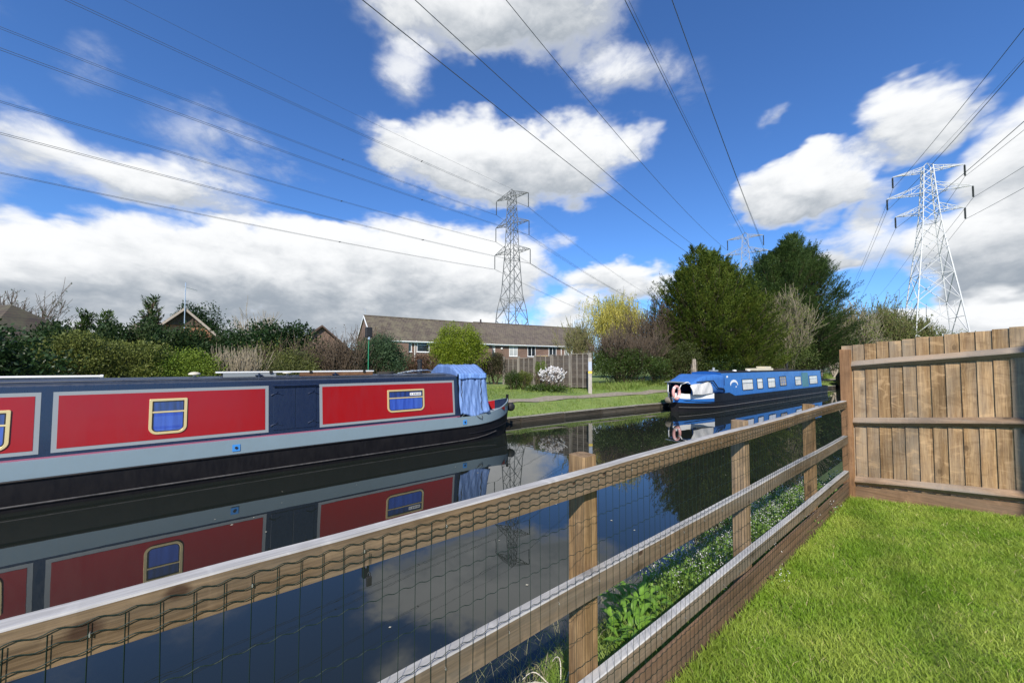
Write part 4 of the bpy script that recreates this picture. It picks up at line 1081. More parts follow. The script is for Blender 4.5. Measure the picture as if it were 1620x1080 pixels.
    m = MB(); m.prism([(-1.15, ap-1.32), (1.15, ap-1.32), (.02, ap-.14), (-.02, ap-.14)], -.10, -.005, 'y'); m.build('tile_hanging', TILER, R)
    m = MB(); m.tube([(0, -.66, ap-2.0), (0, -.66, ap+2.1)], .035, 6); m.tube([(-.1, -.66, ap+1.75), (.75, -.66, ap+1.55)], .02, 5)
    for k in range(6): m.tube([(.1+.12*k, -.80, ap+1.72-.03*k), (.1+.12*k, -.52, ap+1.72-.03*k)], .012, 5)
    m.build('aerial', ALU, R)
    # small dark gable further right
    a = W(508, 50, 1.0); R = thing('gabled_house', a, math.atan2(a.y, a.x)-math.pi/2+.12, 'distant dark roof gable peeping above the hedge left of the terrace', 'house')
    ap = zrow(515, 50)-1
    m = MB(); m.prism([(-3.4, -1), (3.4, -1), (3.4, ap-3.0), (0, ap-.1), (-3.4, ap-3.0)], 0, 9, 'y'); m.build('wall', BRICK, R)
    m = MB()
    for s in (-1, 1):
        V = []
        for dz in (.0, -.25): V += [(0, -.5, ap+.08+dz), (0, 9, ap+.08+dz), (s*3.9, 9, ap-3.35+dz), (s*3.9, -.5, ap-3.35+dz)]
        m.add(V, [(0,1,2,3),(7,6,5,4),(0,4,5,1),(1,5,6,2),(2,6,7,3),(3,7,4,0)])
    m.build('roof', TILER, R)
    # long low roof seen as a sliver
    a = W(166, 46, 1.0); b = W(236, 46, 1); v = b-a; R = thing('bungalow', a, math.atan2(v.y, v.x), 'sliver of a flat-topped brown roof above the hedge left of the brick gable', 'house')
    gable_block(R, v.length, 7, 2.9, zrow(512.5, 49)-1, BRICK, TILE)
    # big roof at the far left
    a = W(-400, 26, 1.0); b = W(-28, 23.5, 1.0); v = b-a; L = v.length; R = thing('hipped_house', a, math.atan2(v.y, v.x), 'brown hipped tiled roof sloping down at the far left edge', 'house')
    D = 6.0; ev = 2.75; rd = zrow(480, 26.5)-1.0
    m = MB(); m.box((0, 0, -1), (L, D, ev-.02)); m.build('wall', BRICK, R)
    m = MB(); o = .4; z = ev-.1
    m.add([(-o, -o, z), (L+o, -o, z), (L+o, D+o, z), (-o, D+o, z), (3.6, D/2, rd), (L-3.2, D/2, rd), (-o, -o, z-.15), (L+o, -o, z-.15), (L+o, D+o, z-.15), (-o, D+o, z-.15)],
        [(0,1,5,4), (1,2,5), (2,3,4,5), (3,0,4), (0,6,7,1), (1,7,8,2), (2,8,9,3), (3,9,6,0), (9,8,7,6)]); m.build('roof', TILEB, R)
houses()
def panel_fence():
    FW = wood('old_grey_panel', (.105, .085, .066), (.05, .040, .031), 'x', (.13, .115, .10), .6, .3)
    FP = wood('old_grey_posts', (.25, .22, .18), (.16, .135, .11), 'z', (.30, .28, .24), .7, .3)
    a = W(797, 25.2, 1.0); b = W(934, 21.2, 1.0); v = b-a; L = v.length
    R = thing('panel_fence', a, math.atan2(v.y, v.x), 'weathered grey larch-lap panel fence on the far bank behind the white flowers', 'fence')
    n = 5; w = L/n
    for i in range(n):
        x0 = i*w; H = 1.72+.03*i+(.10 if i > 1 else 0)
        m = MB(); k = 14
        for j in range(k):
            z = .05+(H-.12)*j/k; wv = .01*math.sin(j*2.3+i)
            m.add([(x0+.06, -.012, z+wv), (x0+w-.06, -.012, z-wv), (x0+w-.06, .012, z+H/k+.02), (x0+.06, .012, z+H/k+.02), (x0+.06, .01, z+wv), (x0+w-.06, .01, z-wv), (x0+w-.06, .03, z+H/k+.02), (x0+.06, .03, z+H/k+.02)], [(0,1,2,3),(7,6,5,4),(0,4,5,1),(1,5,6,2),(2,6,7,3),(3,7,4,0)])
        m.build('panel', FW, R)
        m = MB()
        for q in (0.02, .33, .66, .98): m.box((x0+.06+(w-.12)*q-.02, -.045, .03), (x0+.06+(w-.12)*q+.02, -.02, H))
        m.box((x0+.04, -.05, H), (x0+w-.04, .04, H+.03)); m.build('batten', FP, R)
    for i in range(n+1):
        m = MB(); m.box((i*w-.05, -.06, -.6), (i*w+.05, .06, 1.85+.03*i)); m.build('post', FP, R)
    # return at the right end, running away from the canal
    u = Vector((.55, .83)).normalized(); Rm = Matrix.Rotation(-R.rotation_euler.z, 3, 'Z'); uu = Rm @ Vector((u.x, u.y, 0))
    p0 = Vector((L+.04, 0, 0)); p1 = p0+uu*3.2
    for k in range(16):
        q0 = p0+(p1-p0)*(k/16); q1 = p0+(p1-p0)*((k+.92)/16); m = MB(); m.beam(q0+Vector((0, 0, .95)), q1+Vector((0, 0, .95)), .02, 1.75)
        if k == 0: big = MB()
        big.v += []; big.add(m.v, m.f)
    big.build('side_boarding', FW, R)
    # white marker post
    p = W(933, 20.4, .93); R = thing('marker_post', p, math.atan2(SA*0-CA, SA), 'pale timber marker post with a yellow band at the right end of the panel fence', 'post')
    m = MB(); m.box((-.10, -.07, -.5), (.10, .07, 1.76)); m.build('post', paint('peeling_white_timber', (.44, .41, .36), .8, .8, .3, (.22, .19, .15), scale=5), R, bevel=.02)
    m = MB(); m.box((-.09, -.078, 1.10), (.09, -.0705, 1.55)); m.build('notice', paint('faded_blue_notice', (.45, .5, .58), .5, .5, .3, (.2, .25, .4), scale=14), R)
    m = MB(); m.box((-.101, -.074, .93), (.101, -.0702, 1.05)); m.build('yellow_band', paint('yellow_band', (.75, .55, .08), .5, .3), R)
panel_fence()
# ================================================================ pylons and overhead lines
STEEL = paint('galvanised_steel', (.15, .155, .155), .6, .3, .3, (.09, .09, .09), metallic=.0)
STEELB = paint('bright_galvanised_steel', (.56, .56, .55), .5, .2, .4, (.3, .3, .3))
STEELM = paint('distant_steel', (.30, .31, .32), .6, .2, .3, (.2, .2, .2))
GLASSI = paint('insulator_glass', (.22, .27, .26), .25, .3)
INSD = paint('insulator_porcelain', (.05, .055, .06), .3, .2)
CABLE = paint('weathered_cable', (.07, .075, .085), .6, .1)
def pylon(name, base, ang, prof, arms, ins, label, mat, leg=.16, brace=.07, insm=None, group='lattice electricity pylons'):
    """prof: [(z, full width)], arms: [(z, half length)] — square tower, arms along local x"""
    R = thing(name, base, ang, label, 'pylon', group)
    def wd(z):
        for (a, x), (b, y) in zip(prof, prof[1:]):
            if z <= b: return x+(y-x)*(z-a)/(b-a)
        return prof[-1][1]
    top = prof[-1][0]
    for sx, sy in ((-1,-1),(1,-1),(1,1),(-1,1)):
        m = MB()
        for (z0, w0), (z1, w1) in zip(prof, prof[1:]): m.beam((sx*w0/2, sy*w0/2, z0), (sx*w1/2, sy*w1/2, z1), leg*(1 if z0 < top*.5 else .75))
        m.build('leg', mat, R)
    # bracing panels, taller towards the ground
    zs = [0.0]; z = 0.0
    while z < top-.6:
        z += max(1.0, wd(z)*.92); zs.append(min(z, top))
    m = MB()
    for k in range(len(zs)-1):
        z0, z1 = zs[k], zs[k+1]; w0, w1 = wd(z0)/2, wd(z1)/2
        c0 = [(-w0,-w0),(w0,-w0),(w0,w0),(-w0,w0)]; c1 = [(-w1,-w1),(w1,-w1),(w1,w1),(-w1,w1)]
        for i in range(4):
            j = (i+1) % 4; b = brace*(1.25 if z0 < top*.35 else 1)
            A0 = Vector((*c0[i], z0)); B0 = Vector((*c0[j], z0)); A1 = Vector((*c1[i], z1)); B1 = Vector((*c1[j], z1))
            m.beam(A0, B1, b); m.beam(B0, A1, b)
            if k % 3 == 0 and k: m.beam(A0, B0, b*1.1)
            if z0 < top*.30:      # secondary struts
                C = (A0+B1+B0+A1)/4; m.beam((A0+A1)/2, C, b*.7); m.beam((B0+B1)/2, C, b*.7); m.beam(C, (A1+B1)/2, b*.7)
    m.build('bracing', mat, R)
    tips = []
    for z, hl in arms:
        for s in (-1, 1):
            m = MB(); w = wd(z)/2; zu = z+hl*.30 if z+hl*.30 < top else top-.1; wu = wd(zu)/2; tip = Vector((s*hl, 0, z+.05))
            for sy in (-1, 1):
                B = Vector((s*w, sy*w, z)); U = Vector((s*wu, sy*wu, zu)); m.beam(B, tip, brace*1.3); m.beam(U, tip, brace*1.1)
                for f in (.33, .66): m.beam(B.lerp(tip, f), U.lerp(tip, f), brace*.7); m.beam(B.lerp(tip, f), U.lerp(tip, max(0, f-.33)), brace*.7)
            for f in (0, .33, .66):
                a = Vector((s*w, -w, z)).lerp(tip, f); b = Vector((s*w, w, z)).lerp(tip, f); m.beam(a, b, brace*.8)
                if f < .6: m.beam(a, Vector((s*w, w, z)).lerp(tip, f+.33), brace*.7)
            m.build('cross_arm', mat, R)
            m = MB(); pts = []; rr = []; nd = 14
            for q in range(nd*2+1): pts.append(tip+Vector((0, 0, -.12-(ins-.2)*q/(nd*2)))); rr.append(.13 if q % 2 else .06)
            m.tube(pts, rr, 8); m.tube([tip, tip+Vector((0, 0, -ins))], .03, 5); m.build('insulator', insm or INSD, R)
            tips.append((s, z, R.matrix_basis @ (tip+Vector((0, 0, -ins))) if False else Vector(base)+Matrix.Rotation(ang, 3, 'Z') @ (tip+Vector((0, 0, -ins)))))
    peak = Vector(base)+Vector((0, 0, top+.5)); m = MB(); w = wd(top)/2
    for sx, sy in ((-1,-1),(1,-1),(1,1),(-1,1)): m.beam((sx*w, sy*w, top), (0, 0, top+.5), brace)
    m.build('peak', mat, R)
    return tips, peak
# arm direction: perpendicular to the line heading (38 degrees right of the view)
HD = math.radians(38)
def wdir(h): # heading h (right of view) to world direction
    X, F = math.sin(h), math.cos(h); return Vector((SA*X+CA*F, -CA*X+SA*F, 0))
armv = wdir(HD+math.pi/2-.10); ARM = math.atan2(armv.y, armv.x)
s = 41.2/281
bA = W(810, 88, 1.0)
def zA(h): return EYE-1+h*s
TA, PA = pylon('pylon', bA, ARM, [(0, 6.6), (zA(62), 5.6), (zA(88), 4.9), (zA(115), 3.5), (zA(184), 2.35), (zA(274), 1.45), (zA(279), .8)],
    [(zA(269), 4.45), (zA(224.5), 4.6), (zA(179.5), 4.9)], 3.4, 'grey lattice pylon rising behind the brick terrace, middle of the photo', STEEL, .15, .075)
s2 = 30/326
bC = W(1479, 55, 1.0)
def zC(h): return EYE-1+h*s2
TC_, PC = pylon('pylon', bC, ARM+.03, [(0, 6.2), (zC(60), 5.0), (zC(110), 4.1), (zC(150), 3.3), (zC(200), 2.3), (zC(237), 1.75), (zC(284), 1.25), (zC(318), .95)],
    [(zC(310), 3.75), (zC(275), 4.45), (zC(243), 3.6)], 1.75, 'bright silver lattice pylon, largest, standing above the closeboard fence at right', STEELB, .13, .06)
def zB(h): return EYE-1+h*(30/213)
bB = W(1183, 84.5, 1.0)
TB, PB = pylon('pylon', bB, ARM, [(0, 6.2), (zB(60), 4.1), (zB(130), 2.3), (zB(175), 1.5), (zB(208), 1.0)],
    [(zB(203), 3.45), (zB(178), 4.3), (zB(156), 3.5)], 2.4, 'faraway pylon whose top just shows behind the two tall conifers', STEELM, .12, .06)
SPACER = paint('spacer_damper', (.03, .03, .035), .6)
def cable(att, h, L, b, sgn, label, twin=True, a=None, c=None, rad=.020, spacers=(), group=None):
    d = wdir(h)*sgn; side = Vector((-d.y, d.x, 0))*.18; n = 72; lines = []
    for off in ((side, -side) if twin else (Vector((0, 0, 0)),)):
        pts = []
        for i in range(n+1):
            q = L*i/n; z = -b*q*(L-q) if a is None else -a*q+c*q*q
            pts.append(att+d*q+Vector((0, 0, z))+off*min(1, .15+q/8))
        lines.append(pts)
    root = None
    m = MB()
    for p in lines: m.tube(p, rad, 5, caps=False)
    if spacers and twin:
        root = m.build('overhead_cable', CABLE, smooth=True)
        for q in spacers:
            z = -b*q*(L-q) if a is None else -a*q+c*q*q; p = att+d*q+Vector((0, 0, z)); k = MB(); k.beam(p+side*1.3, p-side*1.3, .07, .10); k.build('spacer', SPACER, root)
    else: root = m.build('overhead_cable', CABLE, smooth=True)
    return tag(root, label, 'power cable', None, None)
def tip(T, s, k): return [t for t in T if t[0] == s][k][2]
nm = ('top', 'middle', 'lowest')
for i, b in enumerate((.00032, .00036, .00037)):
    cable(tip(TA, -1, i), math.radians(39), 250, b, -1, f'{nm[i]} cable running to the upper left from the left arms of the grey pylon', spacers=(38, ))
for i, b in enumerate((.00031, .00032, .00035)):
    cable(tip(TA, 1, i), math.radians(39), 250, b, -1, f'{nm[i]} cable running to the upper left from the right arms of the grey pylon', spacers=(30, ))
cable(PA, math.radians(39), 250, .00029, -1, 'thin earth wire running to the upper left from the peak of the grey pylon', False, rad=.016)
for i, b in enumerate((.00056, .00065, .00052)): cable(tip(TA, -1, i), HD, 250, b, 1, f'{nm[i]} cable going away right from the left arms of the grey pylon')
for i, b in enumerate((.0006, .00051, .00055)): cable(tip(TA, 1, i), HD, 250, b, 1, f'{nm[i]} cable going away right from the right arms of the grey pylon')
h41 = math.radians(39.5)
for i, (a, c) in enumerate(((.08, .0009), (.075, .0006), (.06, .0004))): cable(tip(TB, -1, i), h41, 150, 0, -1, f'{nm[i]} overhead cable crossing the sky to the left arms of the faraway pylon', False, a, c, rad=.025)
for i, (a, c) in enumerate(((-.06, .0006), (-.07, .0005), (-.04, .0003))): cable(tip(TB, 1, i), h41, 150, 0, -1, f'{nm[i]} overhead cable crossing the sky to the right arms of the faraway pylon', False, a, c, rad=.025)
cable(PB, h41, 150, 0, -1, 'thin overhead earth wire crossing the sky to the peak of the faraway pylon', False, -.02, .0006, rad=.018)
hc = math.radians(37)
for i, b in enumerate((.00059, .00056, .00054)): cable(tip(TC_, -1, i), hc, 250, b, -1, f'{nm[i]} cable climbing out of frame from the left arms of the silver pylon', False, rad=.024)
for i, b in enumerate((.00051, .00053, .0005)): cable(tip(TC_, 1, i), hc, 250, b, -1, f'{nm[i]} cable climbing out of frame from the right arms of the silver pylon', False, rad=.024)
cable(PC, hc, 250, .00057, -1, 'earth wire climbing out of frame from the peak of the silver pylon', False, rad=.014)
for i, b in enumerate((.00029, .00028, .00037)): cable(tip(TC_, -1, i), HD, 250, b, 1, f'{nm[i]} cable dropping away from the left arms of the silver pylon', False, rad=.022)
for i, b in enumerate((.00035, .00037, .00043)): cable(tip(TC_, 1, i), HD, 250, b, 1, f'{nm[i]} cable dropping away from the right arms of the silver pylon', False, rad=.022)
# ================================================================ vegetation
def unit(v): return v/np.maximum(np.linalg.norm(v, axis=1, keepdims=True), 1e-9)
def leaf_cards(P, nrm, axis, ln, wd, fold=.0):
    """diamond leaves: P base points, axis = pointing direction, nrm = face normal"""
    side = unit(np.cross(nrm, axis)); l = ln[:, None]; w = wd[:, None]
    v = np.empty((len(P), 4, 3))
    v[:, 0] = P; v[:, 1] = P+axis*l*.45+side*w*.5+nrm*l*.06; v[:, 2] = P+axis*l; v[:, 3] = P+axis*l*.45-side*w*.5+nrm*l*.06
    return v.reshape(-1, 3)
def leaf_mesh(name, P, nrm, axis, ln, wd, mat, parent=None, loc=None):
    V = leaf_cards(P, nrm, axis, ln, wd); b = np.arange(len(P))*4
    return fast_mesh(name, V, np.stack([b, b+1, b+2, b+3], 1), None, mat, parent, loc)
def seg_mesh(name, segs, mat, parent=None, loc=None, n=3):
    """tapered twigs from (p0, p1, r0, r1) rows"""
    S = np.array([(*a, *b, c, d) for a, b, c, d in segs]); p0, p1, r0, r1 = S[:, :3], S[:, 3:6], S[:, 6], S[:, 7]
    d = unit(p1-p0); u = np.where(np.abs(d[:, 2:3]) > .9, [[1., 0, 0]], [[0, 0, 1.]]); x = unit(np.cross(d, u)); y = np.cross(d, x)
    V = np.empty((len(S), 2*n, 3))
    for j in range(n):
        a = 2*np.pi*j/n; o = x*np.cos(a)+y*np.sin(a); V[:, j] = p0+o*r0[:, None]; V[:, n+j] = p1+o*r1[:, None]
    b = np.arange(len(S))*2*n; Q = []
    for j in range(n): k = (j+1) % n; Q.append(np.stack([b+j, b+k, b+n+k, b+n+j], 1))
    return fast_mesh(name, V.reshape(-1, 3), np.concatenate(Q), None, mat, parent, loc)
BARK = paint('brown_bark', (.10, .075, .05), .9, .5, .2, (.04, .03, .02), scale=6, bump=.5)
BARKP = paint('pale_bark', (.36, .31, .25), .9, .5, .2, (.14, .11, .08), scale=5, bump=.4)
TWIGB = paint('brown_twig', (.12, .088, .06), .9, .4, .2)
TWIGP = paint('pale_twig', (.32, .27, .19), .9, .4, .2)
TWIGC = paint('cream_twig', (.26, .22, .15), .9, .4, .2)
TWIGG = paint('olive_twig', (.17, .155, .07), .9, .4, .2)
def grow(r, p, d, L, rad, lvl, segs, tips, spread=.6, up=.15, kids=(3, 4), curve=.18, shrink=.68):
    """recursive limbs; records segments and twig tips"""
    n = 4 if lvl > 0 else 3; q = p.copy(); nodes = []
    for i in range(n):
        d = d+r.normal(0, curve, 3)*.6+np.array([0, 0, up*.5]); d = d/np.linalg.norm(d); q2 = q+d*L/n
        segs.append((tuple(q), tuple(q2), rad*(1-.6*i/n), rad*(1-.6*(i+1)/n))); q = q2; nodes.append((q.copy(), d.copy(), rad*(1-.6*(i+1)/n)))
    tips.append(q.copy())
    if lvl == 0: return
    for k in range(r.integers(kids[0], kids[1]+1)):
        nd = nodes[r.integers(1, n)]; a = r.normal(0, 1, 3); a = a-nd[1]*a.dot(nd[1]); a = a/np.linalg.norm(a)
        dd = nd[1]+a*spread*(.6+.8*r.random()); dd /= np.linalg.norm(dd)
        grow(r, nd[0], dd, L*shrink*(.7+.6*r.random()), nd[2]*.75, lvl-1, segs, tips, spread, up, kids, curve, shrink)
def lumpy_points(r, n, R, k=16, lump=.42, inner=.25, flat=.0):
    """points on a cluster of leaf clumps filling an ellipsoid of radii R"""
    u = unit(r.normal(size=(k, 3))); u[:, 2] = np.abs(u[:, 2])*1.0-.35*(r.random(k) < .4); c = u*(1-lump*.85)*r.uniform(.8, 1.05, (k, 1))
    rr = lump*r.uniform(.7, 1.2, k); idx = r.integers(0, k, n); w = unit(r.normal(size=(n, 3)))
    rad = rr[idx]*(r.random(n)**.28)*(1+.10*r.normal(size=n)); P = c[idx]+w*rad[:, None]
    m = int(n*inner); P[:m] = unit(r.normal(size=(m, 3)))*(r.random((m, 1))**.5)*.72; w[:m] = unit(P[:m])
    return P*np.array(R), unit(w*.6+unit(P)*.7)
def shrub(name, label, cat, x0, x1, yt, d, mat, n=9000, ls=.085, asp=.55, k=16, lump=.42, yb=None, seed=1, F=None, base=None, group=None, shoots=0, trunk=.05, deep=1.0, stem=BARK, droop=0.0, lift=0.0, shaggy=.25):
    r = np.random.default_rng(seed); xc = (x0+x1)/2
    if F is None: t = tpx(xc, d); F = CA*t+SA*d
    zb = 1.0 if base is None else base
    zt = zrow(yt, F); rx = (x1-x0)/2/600*F; z0 = zrow(yb, F) if yb else zb-.1
    rz = (zt-z0)/2; c = W(xc, F+0*rx, (zt+z0)/2); c.z = 0; ry = rx*deep
    root = thing(name, (c.x, c.y, zb), math.atan2(-CA, SA), label, cat, group)
    P, N = lumpy_points(r, n, (rx, ry, rz), k, lump)
    P[:, 2] *= rz/np.percentile(P[:, 2], 99.3); P[:, 0] *= rx/np.percentile(np.abs(P[:, 0]), 98.5); P[:, 2] += (zt+z0)/2-zb
    keep = P[:, 2] > (-.02 if lift == 0 else lift)
    P, N = P[keep], N[keep]; m = len(P)
    ax = unit(N*.8+r.normal(0, .75, (m, 3))+np.array([0, 0, .35-droop])); nr = unit(np.cross(ax, r.normal(size=(m, 3))))
    nr = unit(nr+N*.5); s = ls*r.uniform(.6, 1.35, m)
    if shoots:  # longer leading shoots break the outline
        q = r.integers(0, m, shoots); PP = []; AA = []
        for i in q:
            if P[i, 2] < rz*.9: continue
            dd = N[i]*.5+np.array([0, 0, 1.0]); dd /= np.linalg.norm(dd); Ls = r.uniform(.15, .5)*max(.4, rz*.35)
            for f in np.linspace(.1, 1, 9): PP.append(P[i]+dd*Ls*f); AA.append(dd+r.normal(0, .6, 3))
        if PP:
            PP, AA = np.array(PP), unit(np.array(AA)); P = np.concatenate([P, PP]); ax = np.concatenate([ax, AA]); nr = np.concatenate([nr, unit(np.cross(AA, r.normal(size=AA.shape)))]); s = np.concatenate([s, ls*r.uniform(.6, 1.1, len(PP))])
    leaf_mesh('crown', P, nr, ax, s, s*asp, mat, root)
    segs = []; tips = []; r2 = np.random.default_rng(seed+50)
    for q in range(5): grow(r2, np.array([r2.normal(0, .1), r2.normal(0, .1), -.15]), unit(np.array([[r2.normal(0, .4*rx/rz), r2.normal(0, .4), 1.0]]))[0], rz*1.1, trunk, 1, segs, tips)
    seg_mesh('stem', segs, stem, root, n=5)
    return root
def twig_bush(name, label, cat, x0, x1, yt, d, mat, stems=26, lvl=2, seed=1, F=None, base=1.0, leaf=None, nleaf=0, ls=.05, rad=.02, spread=.5, up=.2, yb=None, kids=(3, 5), group=None, deep=.8, fan=.6):
    r = np.random.default_rng(seed); xc = (x0+x1)/2
    if F is None: t = tpx(xc, d); F = CA*t+SA*d
    zt = zrow(yt, F); rx = (x1-x0)/2/600*F; H = zt-base; c = W(xc, F, base)
    root = thing(name, c, math.atan2(-CA, SA), label, cat, group); segs = []; tips = []
    for i in range(stems):
        a = r.uniform(0, 2*np.pi); f = np.sqrt(r.random()); dd = np.array([np.cos(a)*f*rx*fan, np.sin(a)*f*rx*deep*fan, H*.62]); L = np.linalg.norm(dd)
        p = np.array([np.cos(a)*f*rx*.45, np.sin(a)*f*rx*.45*deep, -.05]); grow(r, p, dd/L, L*.72, rad*(.7+.6*r.random()), lvl, segs, tips, spread, up, kids)
    S = np.array([(*a, *b) for a, b, _, _ in segs]); mz = max(np.percentile(S[:, 5], 99), 1e-3); mx = np.percentile(np.abs(S[:, 3]), 97); sc = (rx/mx, rx*deep/mx, H/mz)
    segs = [((a[0]*sc[0], a[1]*sc[1], a[2]*sc[2]), (b[0]*sc[0], b[1]*sc[1], b[2]*sc[2]), max(c_, .00050*F), max(d_, .00038*F)) for a, b, c_, d_ in segs]
    seg_mesh('branches', segs, mat, root)
    if leaf:
        B = np.array([b for _, b, _, _ in segs[len(segs)//6:]]); P = B[r.integers(0, len(B), nleaf)]+r.normal(0, .07, (nleaf, 3)); ax = unit(r.normal(size=(nleaf, 3))+[0, 0, .3])
        s = ls*r.uniform(.6, 1.4, nleaf); leaf_mesh('foliage', P, unit(np.cross(ax, r.normal(size=(nleaf, 3)))), ax, s, s*.6, leaf, root)
    return root
def conifer(name, label, x0, x1, yt, F, mat, boughs=420, seed=1, base=1.0, lean=0.0, prof=((0, .70), (.12, .95), (.3, 1.0), (.55, .86), (.75, .60), (.9, .32), (1, .10)), skirt=.06, tops=((0, 0, 1.0),), spl=1.0, plumes=9, per=17):
    r = np.random.default_rng(seed); xc = (x0+x1)/2; H = zrow(yt, F)-base; R = (x1-x0)/2/600*F; c = W(xc, F, base)
    root = thing(name, c, math.atan2(-CA, SA), label, 'conifer')
    px_, py_ = zip(*prof); P = []; A = []; N = []; S = []; segs = []
    UP = np.array([0, 0, 1.0]); lob = [(r.uniform(0, 2*np.pi), r.integers(2, 7), r.uniform(.035, .08), r.uniform(8, 26)*r.choice([-1, 1])) for _ in range(6)]
    for i in range(boughs):
        tp = tops[i % len(tops)]; h = skirt+(1-skirt)*r.random()**.92; a = r.uniform(0, 2*np.pi)
        Rh = R*np.interp(h, px_, py_)*(1+sum(q*np.sin(n_*a+p_+h*w_) for p_, n_, q, w_ in lob)); f = h**1.6; ctr = np.array([tp[0]*R*f+lean*h*R, tp[1]*R*f, h*tp[2]*H]); o = np.array([np.cos(a), np.sin(a), 0.0])
        L = Rh*r.uniform(.34, .66)+.35; st = ctr+o*max(0, Rh*r.uniform(.86, 1.10)-L*.85)-UP*L*.30
        d0 = o*(1.0-.45*h)+UP*(.28+.75*h)+r.normal(0, .13, 3); d0 /= np.linalg.norm(d0); lat = np.cross(d0, UP); lat /= np.linalg.norm(lat)
        pts = [st+d0*L*u+UP*(.16*L*u*u) for u in (0, .35, .7, 1)]
        for q in range(3): segs.append((tuple(pts[q]), tuple(pts[q+1]), .035*(1-.28*q), .035*(1-.28*(q+1))))
        for k in range(plumes):
            u = r.uniform(.30, 1.0); s = 1 if k % 2 else -1; w = (1.15-u)*L*.50*r.uniform(.2, 1.0); b = st+d0*L*u+UP*(.16*L*u*u)+lat*s*w-UP*.10*w
            pd = d0*.9+lat*s*.55*r.random()+UP*r.uniform(.1, .75)+r.normal(0, .12, 3); pd /= np.linalg.norm(pd); pl = spl*r.uniform(.35, .75)*min(1.25, .45+L*.4); pl_lat = np.cross(pd, UP); pl_lat /= np.linalg.norm(pl_lat)+1e-9
            v = r.random(per)**.8; ww = r.normal(0, .12, per)*(1.1-v)*pl; X = b+pd*(v*pl)[:, None]+pl_lat*ww[:, None]+UP*(r.normal(0, .035, per)-.10*pl*v**2)[:, None]
            P.append(X); A.append(pd*.95+pl_lat*(np.sign(ww)*.45)[:, None]+r.normal(0, .22, (per, 3))); nn = np.cross(pl_lat, pd); nn = nn*np.sign(nn[2]+1e-9); N.append(nn+r.normal(0, .40, (per, 3))); S.append(r.uniform(.09, .20, per)*(.8+.25*spl))
    P, A, N, S = np.concatenate(P), unit(np.concatenate(A)), unit(np.concatenate(N)), np.concatenate(S)
    m = boughs*16; h = r.random(m)*.92; a = r.uniform(0, 2*np.pi, m); rr = R*np.interp(h, px_, py_)*.60*np.sqrt(r.random(m)); ti = r.integers(0, len(tops), m); T = np.array(tops)[ti]
    Q = np.stack([np.cos(a)*rr+T[:, 0]*R*h**1.6+lean*h*R, np.sin(a)*rr+T[:, 1]*R*h**1.6, np.maximum(h, skirt)*H*T[:, 2]-.2], 1)
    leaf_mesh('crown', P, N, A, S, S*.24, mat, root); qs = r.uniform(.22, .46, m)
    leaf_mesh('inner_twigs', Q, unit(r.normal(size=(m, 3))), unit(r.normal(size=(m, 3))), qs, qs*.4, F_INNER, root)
    segs += [((0, 0, -.3), (lean*R*.5, 0, H*.5), .24, .15), ((lean*R*.5, 0, H*.5), (lean*R*.9, 0, H*.90), .15, .03)]
    seg_mesh('trunk', segs, BARK, root, n=5)
    return root
G = lambda n, a, b, c=None, **k: foliage(n, a, b, c, **k)
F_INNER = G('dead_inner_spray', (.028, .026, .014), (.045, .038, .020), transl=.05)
F_DARK = G('dark_laurel_leaf', (.022, .050, .014), (.040, .080, .022), (.018, .036, .012), rough=.4)
F_HEDGE = G('dark_hedge_leaf', (.020, .048, .018), (.034, .072, .020), (.045, .070, .018))
F_OLIVE = G('olive_shrub_leaf', (.125, .150, .030), (.175, .190, .042), (.09, .115, .025), transl=.25)
F_YG = G('yellow_green_leaf', (.14, .20, .022), (.19, .26, .03), (.10, .16, .02), transl=.3)
F_LIME = G('lime_round_tree_leaf', (.17, .225, .016), (.25, .30, .024), (.12, .17, .014), transl=.3, patch=3)
F_BLUE = G('blue_green_leaf', (.060, .105, .050), (.085, .135, .060), (.045, .080, .035))
F_RED = G('bronze_leaf', (.13, .065, .045), (.09, .075, .035), (.16, .09, .06))
F_BROWN = G('purple_brown_bud', (.10, .080, .055), (.075, .065, .04), (.12, .09, .07))
F_WIL = G('willow_catkin_leaf', (.52, .46, .10), (.64, .57, .17), (.42, .40, .09), transl=.4, patch=.8)
F_CON = G('cypress_spray', (.080, .120, .014), (.155, .180, .022), (.055, .090, .012), transl=.2, patch=.9)
F_CON2 = G('dark_cypress_spray', (.044, .082, .018), (.080, .120, .025), (.034, .062, .016), transl=.15, patch=.9)
F_IVY = G('ivy_leaf', (.050, .085, .018), (.085, .125, .025), (.035, .06, .015), rough=.4)
F_SPR = G('spring_leaf', (.17, .22, .045), (.22, .26, .06), (.13, .17, .04), transl=.35)
F_WHITE = G('white_blossom', (.82, .80, .76), (.74, .72, .70), (.85, .82, .80), transl=.3)
HG = 'hedge shrubs along the far bank'
